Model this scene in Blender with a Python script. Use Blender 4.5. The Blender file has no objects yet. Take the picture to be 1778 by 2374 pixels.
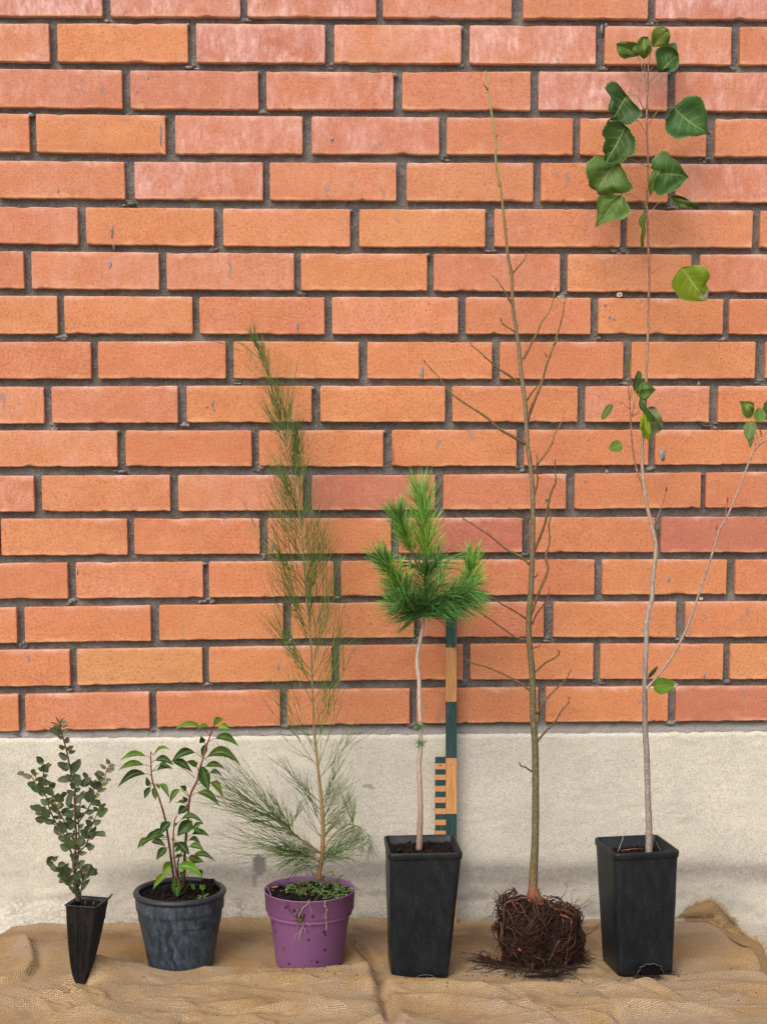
import bpy, math, random
import numpy as np
from mathutils import Vector, Matrix, noise
scn = bpy.context.scene
# ------------------------------------------------------------------ camera
F_PX, CX, CY = 3565.0, 889.0, 1410.0
YAW, PIT, ROL = 0.03445, 0.10629, -0.00263
CAM = Vector((0.0, -2.7389, 0.87274))
fw = Vector((math.sin(YAW)*math.cos(PIT), math.cos(YAW)*math.cos(PIT), -math.sin(PIT)))
rt0 = fw.cross(Vector((0,0,1))).normalized(); up0 = rt0.cross(fw)
RT = rt0*math.cos(ROL)+up0*math.sin(ROL); UP = up0*math.cos(ROL)-rt0*math.sin(ROL)
cd = bpy.data.cameras.new("camera"); cam = bpy.data.objects.new("camera", cd); scn.collection.objects.link(cam)
M = Matrix((RT, UP, -fw)).transposed().to_4x4(); M.translation = CAM; cam.matrix_world = M
cd.sensor_fit = 'VERTICAL'; cd.sensor_height = 36.0; cd.lens = F_PX/2374*36; cd.shift_y = (CY-1187)/2374
cd.clip_start = 0.05; cd.clip_end = 200
scn.camera = cam
scn.render.resolution_x, scn.render.resolution_y = 766, 1024
# ------------------------------------------------------------------ sky, sun, exposure
SUN_EL, SUN_AZ = 47, -152
w = bpy.data.worlds.new("World"); scn.world = w; w.use_nodes = True
wn = w.node_tree; bg = wn.nodes['Background']; sk = wn.nodes.new('ShaderNodeTexSky')
sk.sky_type = 'NISHITA'; sk.sun_disc = False; sk.sun_elevation = math.radians(SUN_EL); sk.sun_rotation = math.radians(SUN_AZ)
sk.dust_density = 5.0; sk.air_density = 1.0; sk.ozone_density = 0.6
wn.links.new(sk.outputs[0], bg.inputs[0]); bg.inputs[1].default_value = 0.115
sl = bpy.data.lights.new("sun", 'SUN'); sl.energy = 1.25; sl.angle = math.radians(50); sl.color = (1.0, 0.965, 0.915)
so = bpy.data.objects.new("sun", sl); scn.collection.objects.link(so)
sdir = Vector((math.sin(math.radians(SUN_AZ))*math.cos(math.radians(SUN_EL)), math.cos(math.radians(SUN_AZ))*math.cos(math.radians(SUN_EL)), math.sin(math.radians(SUN_EL))))
so.rotation_euler = sdir.to_track_quat('Z', 'Y').to_euler()
scn.view_settings.view_transform = 'Standard'; scn.view_settings.look = 'None'
scn.view_settings.exposure = 0.58; scn.view_settings.gamma = 1.0

# ------------------------------------------------------------------ measuring: photo point on a plane of known depth / height
def ray(px, py): return fw+RT*((px-CX)/F_PX)-UP*((py-CY)/F_PX)
def at(px, py, y=0.0):
    d = ray(px, py); return CAM+d*((y-CAM.y)/d.y)
def atz(px, py, z=0.0):
    d = ray(px, py); return CAM+d*((z-CAM.z)/d.z)
def pxm(y): return (CAM.y*-1+y)/F_PX*1.0      # metres per photo pixel at depth y (approx.)
# ------------------------------------------------------------------ mesh builder
rnd = random.Random(7)
class MB:
    def __init__(s): s.v=[]; s.f=[]; s.m=[]; s.c=[]; s.uv=[]; s.col=(1,1,1)
    def vert(s, p, uv=(0,0), col=None):
        s.v.append((p[0],p[1],p[2])); s.uv.append(uv); s.c.append(col or s.col); return len(s.v)-1
    def face(s, idx, m=0): s.f.append(tuple(idx)); s.m.append(m)
    def tube(s, pts, rads, n=6, col=None, caps=True, cols=None, m=0):
        pts=[Vector(p) for p in pts]; k=len(pts)
        if not hasattr(rads,'__len__'): rads=[rads]*k
        prev=None; rings=[]
        for i,p in enumerate(pts):
            t=(pts[min(i+1,k-1)]-pts[max(i-1,0)])
            if t.length<1e-9: t=Vector((0,0,1))
            t.normalize()
            if prev is None:
                a=Vector((0,1,0)) if abs(t.y)<.9 else Vector((1,0,0)); u=t.cross(a).normalized()
            else:
                u=(prev-t*prev.dot(t))
                u=u.normalized() if u.length>1e-6 else t.orthogonal().normalized()
            prev=u; w_=t.cross(u); c=cols[i] if cols else col
            rings.append([s.vert(p+(u*math.cos(2*math.pi*j/n)+w_*math.sin(2*math.pi*j/n))*rads[i],(j/n,i/k),c) for j in range(n)])
        for a,b in zip(rings,rings[1:]):
            for j in range(n): s.face((a[j],a[(j+1)%n],b[(j+1)%n],b[j]),m)
        if caps: s.face(rings[0][::-1],m); s.face(rings[-1],m)
    def loft(s, rings, closed=True, m=0, capA=False, capB=False, col=None):
        R=[[s.vert(p,(j/max(1,len(r)-1),i/max(1,len(rings)-1)),col) for j,p in enumerate(r)] for i,r in enumerate(rings)]
        n=len(R[0])
        for a,b in zip(R,R[1:]):
            for j in range(n if closed else n-1): s.face((a[j],a[(j+1)%n],b[(j+1)%n],b[j]),m)
        if capA: s.face(R[0][::-1],m)
        if capB: s.face(R[-1],m)
        return R
    def box(s, lo, hi, m=0, col=None):
        x0,y0,z0=lo; x1,y1,z1=hi
        i=[s.vert(p,(0,0),col) for p in ((x0,y0,z0),(x1,y0,z0),(x1,y1,z0),(x0,y1,z0),(x0,y0,z1),(x1,y0,z1),(x1,y1,z1),(x0,y1,z1))]
        for q in ((0,3,2,1),(4,5,6,7),(0,1,5,4),(1,2,6,5),(2,3,7,6),(3,0,4,7)): s.face([i[k] for k in q],m)
    def build(s, name, mats, parent=None, smooth=True, label=None):
        if not isinstance(mats,(list,tuple)): mats=[mats]
        off=Vector((0,0,0))
        q=parent
        while q: off+=q.location; q=q.parent
        me=bpy.data.meshes.new(name); me.from_pydata([(x-off.x,y-off.y,z-off.z) for x,y,z in s.v],[],s.f)
        for m in mats: me.materials.append(m)
        if len(mats)>1: me.polygons.foreach_set('material_index',s.m)
        me.polygons.foreach_set('use_smooth',[smooth]*len(s.f))
        ca=me.color_attributes.new('Col','FLOAT_COLOR','POINT')
        ca.data.foreach_set('color',[x for c in s.c for x in (c[0],c[1],c[2],1.0)])
        ul=me.uv_layers.new(name='UVMap')
        li=np.zeros(len(me.loops),dtype=np.int32); me.loops.foreach_get('vertex_index',li)
        ul.data.foreach_set('uv',np.array(s.uv,dtype=np.float32)[li].ravel())
        me.update()
        o=bpy.data.objects.new(name,me); scn.collection.objects.link(o)
        if parent: o.parent=parent
        if label: o['label']=label
        return o
def thing(name, label, cat, loc, group=None):
    o=bpy.data.objects.new(name,None); scn.collection.objects.link(o); o.location=loc; o.empty_display_size=.05
    o['label']=label; o['category']=cat
    if group: o['group']=group
    return o
def spline(pts, n):
    """Catmull-Rom resample of a point list (tuples or Vectors)"""
    P=[Vector(p) for p in pts]; P=[P[0]*2-P[1]]+P+[P[-1]*2-P[-2]]; out=[]; k=len(P)-3
    for i in range(n+1):
        t=i/n*k; j=min(int(t),k-1); u=t-j; a,b,c,d=P[j:j+4]
        out.append(((b*2)+(c-a)*u+(a*2-b*5+c*4-d)*u*u+(b*3-a-c*3+d)*u**3)*.5)
    return out
# ------------------------------------------------------------------ materials
class NT:
    def __init__(s,name,rough=.8,spec=.3):
        s.mat=bpy.data.materials.new(name); s.mat.use_nodes=True; s.t=s.mat.node_tree; s.b=s.t.nodes['Principled BSDF']
        s.b.inputs['Roughness'].default_value=rough; s.b.inputs['Specular IOR Level'].default_value=spec
        s.co=s.t.nodes.new('ShaderNodeTexCoord').outputs['Object']
    def N(s,typ,**k):
        n=s.t.nodes.new(typ)
        for a,v in k.items(): setattr(n,a,v)
        return n
    def L(s,a,b):
        if hasattr(a,'is_linked') or hasattr(a,'node'): s.t.links.new(a,b)
        else: b.default_value=a
    def map(s,sc,rot=(0,0,0),src=None):
        n=s.N('ShaderNodeMapping'); s.L(src or s.co,n.inputs[0]); n.inputs['Scale'].default_value=sc; n.inputs['Rotation'].default_value=rot; return n.outputs[0]
    def noise(s,scale,det=4,rough=.6,src=None,dist=0):
        n=s.N('ShaderNodeTexNoise'); s.L(src or s.co,n.inputs['Vector']); n.inputs['Scale'].default_value=scale; n.inputs['Detail'].default_value=det; n.inputs['Roughness'].default_value=rough; n.inputs['Distortion'].default_value=dist; return n.outputs[0]
    def voro(s,scale,src=None,feat='F1'):
        n=s.N('ShaderNodeTexVoronoi',feature=feat); s.L(src or s.co,n.inputs['Vector']); n.inputs['Scale'].default_value=scale; return n.outputs[0]
    def ramp(s,fac,*st):
        n=s.N('ShaderNodeValToRGB'); s.L(fac,n.inputs[0]); e=n.color_ramp.elements
        while len(e)<len(st): e.new(.5)
        for q,(p,c) in zip(e,st): q.position=p; q.color=(c,c,c,1) if not hasattr(c,'__len__') else (*c,1)
        return n.outputs[0]
    def math(s,op,a,b=0,clamp=False):
        n=s.N('ShaderNodeMath',operation=op,use_clamp=clamp); s.L(a,n.inputs[0]); s.L(b,n.inputs[1]); return n.outputs[0]
    def mix(s,f,a,b,bt='MIX'):
        n=s.N('ShaderNodeMix',data_type='RGBA',blend_type=bt); n.clamp_factor=True
        s.L(f,n.inputs[0])
        for v,i in ((a,6),(b,7)):
            if isinstance(v,tuple): n.inputs[i].default_value=(*v,1)
            elif isinstance(v,(int,float)): n.inputs[i].default_value=(v,v,v,1)
            else: s.L(v,n.inputs[i])
        return n.outputs[2]
    def attr(s):
        n=s.N('ShaderNodeAttribute'); n.attribute_name='Col'; sp=s.N('ShaderNodeSeparateColor'); s.L(n.outputs['Color'],sp.inputs[0]); return n.outputs['Color'],sp.outputs[0],sp.outputs[1],sp.outputs[2]
    def sep(s,v):
        n=s.N('ShaderNodeSeparateXYZ'); s.L(v,n.inputs[0]); return n.outputs
    def uv(s):
        n=s.N('ShaderNodeUVMap'); n.uv_map='UVMap'; return n.outputs[0]
    def out(s,col,bump=None,bs=.5,bd=.001,rough=None):
        if isinstance(col,tuple): s.b.inputs['Base Color'].default_value=(*col,1)
        else: s.L(col,s.b.inputs['Base Color'])
        if bump is not None:
            n=s.N('ShaderNodeBump'); n.inputs['Strength'].default_value=bs; n.inputs['Distance'].default_value=bd; s.L(bump,n.inputs['Height']); s.L(n.outputs[0],s.b.inputs['Normal'])
        if rough is not None: s.L(rough,s.b.inputs['Roughness'])
        return s.mat

def mat_brick():
    m=NT('fired_brick',.88,.25); C,r,g,b=m.attr()
    n1=m.noise(14,4,.6); n2=m.noise(260,4,.7); n3=m.noise(50,3,.6)
    base=m.mix(m.ramp(n1,(.35,0),(.68,1)),(.70,.285,.130),(.65,.235,.100))
    base=m.mix(r,base,(.49,.165,.118))
    base=m.mix(m.math('MULTIPLY',m.math('MULTIPLY',b,m.ramp(m.noise(8,4,.6),(.4,0),(.65,1))),.55),base,(.66,.36,.31))
    base=m.mix(g,base,(.60,.315,.125))
    base=m.mix(m.math('MULTIPLY',m.ramp(n3,(.5,0),(.75,1)),.3),base,(.70,.36,.19))
    base=m.mix(m.ramp(n2,(.32,.75),(.50,0)),base,(.36,.115,.06))
    base=m.mix(m.ramp(m.noise(5,4,.6,None,1.5),(.50,0),(.66,.35)),base,(.52,.19,.085))           # fired grain
    base=m.mix(m.ramp(n2,(.60,0),(.78,.55)),base,(.84,.52,.34))
    pk=m.math('MULTIPLY',b,m.ramp(m.noise(18,5,.7,m.map((1,1,.7))),(.42,.10),(.62,1)),True)
    pk=m.math('MULTIPLY',pk,m.ramp(m.noise(90,4,.75,m.map((1,1,.35))),(.40,.12),(.64,.9)))
    base=m.mix(pk,base,(.84,.56,.53))                                     # lime bloom
    U=m.sep(m.uv()); en=m.math('MULTIPLY',m.math('SUBTRACT',m.noise(28,4,.7),.5),.5); vv=m.math('ADD',U[1],en)
    base=m.mix(m.math('MULTIPLY',m.ramp(vv,(.00,.6),(.12,0)),m.ramp(m.noise(11,3),(.38,0),(.58,1))),base,(.80,.45,.24))   # pale lower arris
    base=m.mix(m.math('MULTIPLY',m.ramp(vv,(.86,0),(1.0,.6)),m.ramp(m.noise(9,3),(.42,0),(.6,1))),base,(.80,.52,.42))
    base=m.mix(m.math('MULTIPLY',m.ramp(m.noise(6,5,.75,m.map((1,1,2.2))),(.52,0),(.66,1)),m.ramp(m.noise(180,4,.8),(.42,0),(.62,.75))),base,(.47,.17,.075))  # scorched patches
    base=m.mix(m.math('MULTIPLY',m.ramp(m.noise(120,4,.7,m.map((1,1,.10))),(.60,0),(.72,.5)),m.ramp(vv,(.45,0),(.8,1))),base,(.50,.30,.24))
    wc=m.N('ShaderNodeMix',data_type='RGBA',blend_type='ADD'); wc.inputs[0].default_value=.03; m.L(m.map((1.2,1,.45)),wc.inputs[6]); wn_=m.N('ShaderNodeTexNoise'); wn_.inputs['Scale'].default_value=55; m.L(m.co,wn_.inputs['Vector']); m.L(wn_.outputs[1],wc.inputs[7]); v=m.voro(34,wc.outputs[2])
    sp=m.math('MULTIPLY',m.ramp(v,(.13,1),(.2,0)),m.ramp(m.noise(6.5,3),(.56,0),(.60,1)))
    base=m.mix(m.math('MULTIPLY',sp,.75),base,(.32,.22,.19))              # mortar specks
    st=m.math('MULTIPLY',m.ramp(m.noise(60,3,.5,m.map((1,1,.14))),(.66,0),(.7,1)),m.ramp(m.noise(7,2),(.60,0),(.64,1)))
    base=m.mix(m.math('MULTIPLY',st,.6),base,(.30,.22,.20))
    wh=m.ramp(m.voro(75),(.045,1),(.07,0)); wh=m.math('MULTIPLY',wh,m.ramp(m.noise(23,2),(.58,0),(.62,1)))
    base=m.mix(m.math('MULTIPLY',wh,.8),base,(.80,.62,.50))
    return m.out(base,m.math('ADD',m.noise(300,5,.8),m.math('MULTIPLY',m.noise(30,3),1.2)),1.0,.0022)
def mat_mortar():
    m=NT('grey_mortar',.95,.15)
    n=m.noise(420,5,.8); n2=m.noise(12,4)
    c=m.mix(m.ramp(n,(.3,0),(.72,1)),(.040,.038,.036),(.285,.27,.25))
    c=m.mix(m.ramp(m.noise(26,5,.75),(.46,0),(.66,.75)),c,(.27,.26,.24))
    c=m.mix(m.ramp(m.voro(260),(.10,.8),(.18,0)),c,(.42,.39,.35))
    C,r,g,b=m.attr(); c=m.mix(m.math('SUBTRACT',1,r),c,(.36,.345,.33))
    return m.out(c,m.math('ADD',n,m.voro(300)),.9,.0022)
def mat_plinth():
    m=NT('sand_cement_render',.95,.15); C,r,g,b=m.attr()
    n=m.noise(420,4,.75); n2=m.noise(9,5,.65); n3=m.noise(170,4,.7)
    c=m.mix(m.ramp(n2,(.35,0),(.7,1)),(.67,.635,.535),(.53,.515,.45))
    c=m.mix(m.ramp(n,(.32,.8),(.52,0)),c,(.30,.275,.225))
    c=m.mix(m.ramp(n,(.55,0),(.75,.6)),c,(.82,.78,.66))
    c=m.mix(m.ramp(m.voro(95),(.05,.85),(.09,0)),c,(.24,.20,.15))
    c=m.mix(m.ramp(m.voro(61),(.03,.8),(.06,0)),c,(.30,.17,.09))
    c=m.mix(m.math('MULTIPLY',r,m.ramp(n3,(.25,.55),(.7,1))),c,(.25,.235,.205))
    c=m.mix(m.math('MULTIPLY',g,m.ramp(n3,(.42,0),(.6,1))),c,(.74,.70,.61))
    c=m.mix(b,c,(.19,.175,.17))
    return m.out(c,m.math('ADD',n,m.math('MULTIPLY',n3,.6)),.8,.0016)
def mat_burlap():
    m=NT('woven_jute',.95,.1); C,r,g,b=m.attr()
    sx=m.N('ShaderNodeTexWave',wave_type='BANDS',bands_direction='X'); sy=m.N('ShaderNodeTexWave',wave_type='BANDS',bands_direction='Y')
    co=m.uv()
    dn=m.N('ShaderNodeTexNoise'); dn.inputs['Scale'].default_value=26; m.L(co,dn.inputs['Vector'])
    ad=m.N('ShaderNodeMix',data_type='RGBA',blend_type='ADD'); ad.inputs[0].default_value=.008; m.L(co,ad.inputs[6]); m.L(dn.outputs[1],ad.inputs[7])
    co2=ad.outputs[2]
    for q in (sx,sy):
        m.L(co2,q.inputs['Vector']); q.inputs['Scale'].default_value=138; q.inputs['Distortion'].default_value=2.2; q.inputs['Detail'].default_value=3; q.inputs['Detail Scale'].default_value=2.5
    th=m.math('MAXIMUM',m.math('MULTIPLY',sx.outputs[1],.95),sy.outputs[1])
    fine=m.noise(430,3,.8,co)
    th2=m.math('MULTIPLY',th,m.ramp(fine,(.30,.35),(.68,1.0)))
    n2=m.noise(7,5,.65,co); n3=m.noise(30,4,.7,co)
    hi=m.mix(m.ramp(n2,(.35,0),(.62,1)),(.50,.345,.175),(.61,.455,.27))
    hi=m.mix(m.ramp(n3,(.48,0),(.70,.75)),hi,(.50,.30,.105)); hi=m.mix(m.ramp(m.noise(4.5,5,.7,co),(.45,0),(.60,.8)),hi,(.46,.375,.28))
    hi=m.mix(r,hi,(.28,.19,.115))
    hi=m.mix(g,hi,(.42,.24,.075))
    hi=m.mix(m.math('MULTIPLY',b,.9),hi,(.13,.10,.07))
    c=m.mix(m.ramp(th2,(.32,0),(.8,1)),m.mix(.8,hi,(.075,.042,.018)),hi)
    c=m.mix(m.ramp(m.noise(190,3,.8,m.map((.25,1,1),src=co)),(.58,0),(.78,.5)),c,(.70,.54,.34))
    c=m.mix(m.ramp(m.voro(26,co),(.03,.75),(.055,0)),c,(.10,.06,.03))
    return m.out(c,th2,.7,.0011)
def mat_plain(name,c,rough=.6,spec=.4,ns=60,amt=.3,c2=None,bump=.3,bd=.0006):
    m=NT(name,rough,spec); n=m.noise(ns,5,.7)
    return m.out(m.mix(m.ramp(n,(.3,0),(.7,1)),c,c2 or tuple(x*(1-amt) for x in c)),n,bump,bd)
def mat_pot(name,c,dust,dustamt,scale,rough=.5):
    m=NT(name,rough,.30); n=m.noise(scale,6,.75,m.map((1.6,1.6,.6))); n2=m.noise(scale*4.5,5,.8,m.map((1.3,1.3,.8))); n3=m.noise(scale*.25,3,.5)
    C,r,g,b=m.attr()
    f=m.math('MULTIPLY',m.ramp(n,(.42,0),(.68,1)),m.ramp(n2,(.38,.15),(.66,1)))
    f=m.math('ADD',m.math('MULTIPLY',f,dustamt),m.math('MULTIPLY',m.ramp(n3,(.35,0),(.7,1)),dustamt*.18))
    f=m.math('ADD',m.math('MULTIPLY',f,r),m.math('MULTIPLY',m.ramp(m.noise(scale*2.2,4,.8,m.map((3,3,.25))),(.60,0),(.70,1)),dustamt*.5),True)
    col=m.mix(f,c,dust)
    col=m.mix(m.ramp(m.voro(scale*5),(.06,.6),(.10,0)),col,tuple(min(1,x*1.6) for x in dust))
    return m.out(col,m.math('ADD',n,n2),.25,.0004,m.math('ADD',m.math('MULTIPLY',f,.35),rough,True))
def mat_leaf(name,c1,c2,vein,rough=.42,spec=.5,back=None,nv=7,edge=(.30,.42,.10),dry=False):
    m=NT(name,rough,spec); C,r,g,b=m.attr(); U=m.sep(m.uv()); x=m.math('ABSOLUTE',m.math('SUBTRACT',m.math('MULTIPLY',U[0],2),1))
    n=m.noise(55,4,.6); col=m.mix(m.ramp(n,(.35,0),(.65,1)),c1,c2)
    col=m.mix(1.0,col,C,'MULTIPLY')
    mid=m.ramp(x,(.015,1),(.05,0))
    # side veins: phase = v*nv - |u|*k
    ph=m.math('FRACT',m.math('SUBTRACT',m.math('MULTIPLY',U[1],nv),m.math('MULTIPLY',m.math('POWER',x,.8),nv*.30)))
    sv=m.math('MULTIPLY',m.ramp(m.math('ABSOLUTE',m.math('SUBTRACT',ph,.5)),(.035,.75),(.10,0)),m.ramp(x,(.05,1),(.85,0)))
    col=m.mix(m.math('MAXIMUM',m.math('MULTIPLY',mid,.8),m.math('MULTIPLY',sv,.6)),col,vein)
    col=m.mix(m.ramp(x,(.93,0),(.99,.6)),col,edge)
    if dry: col=m.mix(m.math('MULTIPLY',m.ramp(m.math('ADD',U[1],m.math('MULTIPLY',m.noise(90,2),.16)),(.90,0),(.93,1)),m.ramp(U[0],(.25,0),(.45,1))),col,(.42,.37,.30))
    if back:
        ge=m.N('ShaderNodeNewGeometry'); col=m.mix(ge.outputs['Backfacing'],col,back)
    m.b.inputs['Subsurface Weight'].default_value=0
    mt=m.out(col,m.math('ADD',m.math('MULTIPLY',sv,-.6),n),.35,.0008)
    tr=m.N('ShaderNodeBsdfTranslucent'); m.L(col,tr.inputs[0]); ms=m.N('ShaderNodeMixShader'); ms.inputs[0].default_value=.28
    o=m.t.nodes['Material Output']; m.L(m.b.outputs[0],ms.inputs[1]); m.L(tr.outputs[0],ms.inputs[2]); m.L(ms.outputs[0],o.inputs[0])
    return mt
def mat_needle(name,rough=.5):
    m=NT(name,rough,.35); C,r,g,b=m.attr()
    mt=m.out(C); tr=m.N('ShaderNodeBsdfTranslucent'); m.L(C,tr.inputs[0]); ms=m.N('ShaderNodeMixShader'); ms.inputs[0].default_value=.25
    o=m.t.nodes['Material Output']; m.L(m.b.outputs[0],ms.inputs[1]); m.L(tr.outputs[0],ms.inputs[2]); m.L(ms.outputs[0],o.inputs[0]); return mt
def mat_bark(name,amt=.5,sc=300,spot=(.6,.55,.45),spa=.5):
    m=NT(name,.75,.3); C,r,g,b=m.attr(); n=m.noise(sc,4,.7,m.map((1,1,.45))); n2=m.noise(45,3,.6)
    c=m.mix(m.math('MULTIPLY',m.ramp(n,(.35,1),(.6,0)),amt),C,m.mix(.75,C,(.02,.012,.008)))
    c=m.mix(m.math('MULTIPLY',m.ramp(n2,(.5,0),(.7,1)),amt*.6),c,m.mix(.5,C,(.03,.02,.015)))
    c=m.mix(m.ramp(m.voro(330,m.map((1,1,.7))),(.14,spa),(.24,0)),c,spot)
    return m.out(c,n,.5,.0007)
def mat_soil():
    m=NT('wet_potting_soil',.9,.25); n=m.noise(240,5,.8); v=m.voro(190)
    c=m.mix(m.ramp(n,(.35,0),(.7,1)),(.003,.002,.002),(.030,.018,.012))
    c=m.mix(m.ramp(m.noise(130,4,.8,m.map((1,.4,1))),(.66,0),(.74,.7)),c,(.15,.075,.04))
    return m.out(c,m.math('ADD',n,v),1,.004)
def mat_rod(name,c1,c2,grain):
    m=NT(name,.6,.3); n=m.noise(40,5,.75,m.map((9,9,.5)))
    n2=m.noise(20,4,.8,m.map((10,10,.3)))
    c=m.mix(m.ramp(n,(.35,0),(.65,1)),c1,c2); c=m.mix(m.ramp(n2,(.60,0),(.70,grain)),c,(.30,.33,.22))
    return m.out(c,n,.4,.0005)
BRICK=mat_brick(); MORTAR=mat_mortar(); PLINTH=mat_plinth(); BURLAP=mat_burlap(); SOIL=mat_soil()

# rows: (top polyline pts, bottom polyline pts, joints)
ROWS=[
 ([(0,-64),(1778,-58)],[(0,36),(300,38),(900,40),(1778,45)],[(237,256),(557,574),(873,888),(1187,1213),(1502,1520)]),
 ([(0,55),(400,54),(900,58),(1200,59),(1778,62)],[(0,142),(400,145),(900,146),(1200,148),(1778,150)],[(115,134),(436,456),(754,775),(1069,1089),(1381,1402),(1695,1715)]),
 ([(0,159),(400,164),(900,167),(1200,165),(1778,168)],[(0,248),(400,253),(900,253),(1200,255),(1778,257)],[(284,303),(599,618),(912,933),(1230,1249),(1547,1566)]),
 ([(0,263),(450,268),(900,271),(1200,273),(1778,276)],[(0,351),(300,357),(900,357),(1200,358),(1778,364)],[(69,85),(384,407),(702,723),(1018,1036),(1328,1345),(1637,1658)]),
 ([(0,372),(500,376),(900,377),(1200,377),(1778,381)],[(0,458),(500,463),(900,465),(1200,467),(1778,469)],[(290,312),(610,626),(919,943),(1236,1254),(1548,1566)]),
 ([(0,479),(400,482),(800,485),(1200,484),(1778,488)],[(0,564),(450,570),(900,572),(1200,572),(1778,574)],[(181,200),(497,518),(812,833),(1125,1146),(1438,1454),(1744,1762)]),
 ([(0,582),(400,586),(900,588),(1200,589),(1778,590)],[(0,668),(500,672),(900,673),(1200,675),(1778,678)],[(56,74),(369,387),(682,698),(990,1006),(1298,1316),(1602,1622)]),
 ([(0,685),(450,688),(900,689),(1200,689),(1778,694)],[(0,774),(500,774),(900,775),(1200,774),(1778,775)],[(134,150),(447,463),(753,770),(1062,1080),(1369,1387),(1676,1690)]),
 ([(0,793),(500,791),(900,793),(1200,793),(1778,792)],[(0,878),(500,877),(900,878),(1200,879),(1778,877)],[(212,228),(524,542),(832,852),(1141,1159),(1445,1464),(1750,1774)]),
 ([(0,897),(500,894),(900,895),(1200,895),(1778,895)],[(0,982),(500,979),(900,978),(1200,978),(1778,979)],[(103,121),(413,433),(723,743),(1032,1049),(1339,1357),(1644,1664)]),
 ([(0,998),(500,998),(800,998),(1000,996),(1778,997)],[(0,1082),(500,1081),(900,1082),(1200,1080),(1778,1076)],[(273,292),(584,601),(889,909),(1198,1215),(1503,1519)]),
 ([(0,1104),(300,1101),(900,1102),(1200,1099),(1778,1094)],[(0,1186),(400,1185),(900,1182),(1200,1181),(1778,1176)],[(80,98),(395,414),(703,723),(1009,1028),(1312,1332),(1624,1636)]),
 ([(0,1203),(500,1202),(900,1202),(1200,1200),(1778,1198)],[(0,1288),(500,1285),(900,1283),(1200,1280),(1778,1281)],[(-1,3),(296,312),(603,621),(907,925),(1211,1229),(1517,1532)]),
 ([(0,1306),(400,1303),(800,1301),(1200,1297),(1778,1298)],[(0,1389),(500,1385),(900,1382),(1200,1379),(1778,1378)],[(158,177),(471,485),(774,791),(1077,1092),(1378,1396),(1684,1704)]),
 ([(0,1409),(500,1402),(850,1397),(1200,1396),(1778,1395)],[(0,1491),(500,1483),(900,1478),(1200,1477),(1778,1478)],[(40,58),(350,370),(657,675),(960,976),(1261,1283),(1567,1588)]),
 ([(0,1508),(500,1501),(900,1495),(1300,1492),(1778,1494)],[(0,1593),(500,1582),(900,1577),(1300,1575),(1778,1575)],[(163,179),(470,485),(770,787),(1073,1090),(1375,1391),(1676,1692)]),
 ([(0,1611),(450,1603),(800,1598),(1300,1593),(1778,1591)],[(0,1696),(500,1686),(900,1678),(1300,1674),(1778,1671)],[(44,60),(347,364),(650,666),(950,966),(1247,1265),(1548,1566)]),
]
# ================================================================== SETTING
def structure(name, mb, mat):
    o=mb.build(name,mat); o['kind']='structure'; return o
g=MB()
a=[g.vert(p) for p in ((-14,-30,-.012),(14,-30,-.012),(14,.10,-.012),(-14,.10,-.012))]; g.face(a)
PAVE=mat_plain('rough_concrete',(.46,.43,.36),.95,.15,ns=180,amt=.35,bump=.6,bd=.002)
structure('ground',g,PAVE)

# ------------------------------------------------------------------ brick wall
wall=thing('brick_wall','orange brick wall with dark recessed mortar above a rendered concrete plinth','wall',(0,0,0))
TONE=[[(.55,0,.8),(.45,0,.9),(.5,0,.7),(.3,0,.5),(.2,.1,.1),(.6,0,.7)],
 [(.1,.1,.7),(0,.25,.05),(.65,0,1),(.1,.15,.45),(.35,0,.75),(.25,0,.35),(.3,0,.2)],
 [(.4,.15,.3),(.45,0,.25),(.35,0,.4),(.3,.05,.1),(.55,0,.75),(.45,0,.4)],
 [(.2,.1,.1),(.05,.3,.05),(.35,0,.5),(.5,0,.5),(.3,.1,.05),(.15,.15,.05),(.15,.15,.05)],
 [(.3,.05,.15),(.5,0,.55),(.25,.1,.15),(.3,.35,.1),(.15,.1,0),(.55,0,.45)],
 [(.3,.1,.2),(.1,.3,.05),(.15,.2,.1),(0,.45,.05),(.25,0,.1),(.15,.15,.1),(.2,0,0)],
 [(.45,0,.15),(.3,.1,.3),(.35,.05,.25),(.15,.2,0),(.5,0,.15),(.1,.2,.1),(.5,0,.2)],
 [(.15,.25,.05),(.1,.2,.1),(.35,0,.05),(.15,.1,.2),(.3,.05,.05),(.1,.2,0),(.35,0,0)],
 [(.4,0,.05),(.4,0,.05),(.1,.25,0),(.15,.2,0),(.3,.05,0),(.1,.25,0),(.3,0,0)],
 [(.15,.15,.3),(.5,0,.15),(.1,.3,0),(.05,.3,0),(.2,.1,0),(.45,.05,.2),(.35,.05,0)],
 [(.15,.25,.25),(.5,0,0),(.15,.2,0),(.2,.2,0),(.25,.05,0),(.2,.1,0)],
 [(.5,0,.35),(.25,.2,.1),(.3,.05,.2),(.8,0,.1),(.5,0,0),(.3,.1,0),(.5,0,0)],
 [(.1,.2,0),(.05,.35,.1),(.3,.05,.05),(.15,.2,0),(.9,0,0),(.25,.1,0),(.85,0,.05)],
 [(.45,0,.05),(.25,.1,.15),(.2,.15,0),(.15,.2,0),(.45,0,0),(.1,.25,0),(.4,0,0)],
 [(.2,.15,.05),(.3,.05,.05),(.15,.3,0),(.1,.3,0),(.55,0,0),(.15,.2,0),(.2,.15,0)],
 [(.4,.1,0),(.1,.95,.05),(.15,.3,0),(.35,.05,0),(.1,.25,0),(.15,.2,0),(0,.55,0)],
 [(.3,.3,0),(.35,.1,.1),(.4,.05,0),(.15,.3,.05),(.3,.1,0),(.1,.25,0),(.75,.1,0)]]
XL,XR=-1.45,1.65
bricks=MB(); mort=MB(); REC=.013
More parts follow.
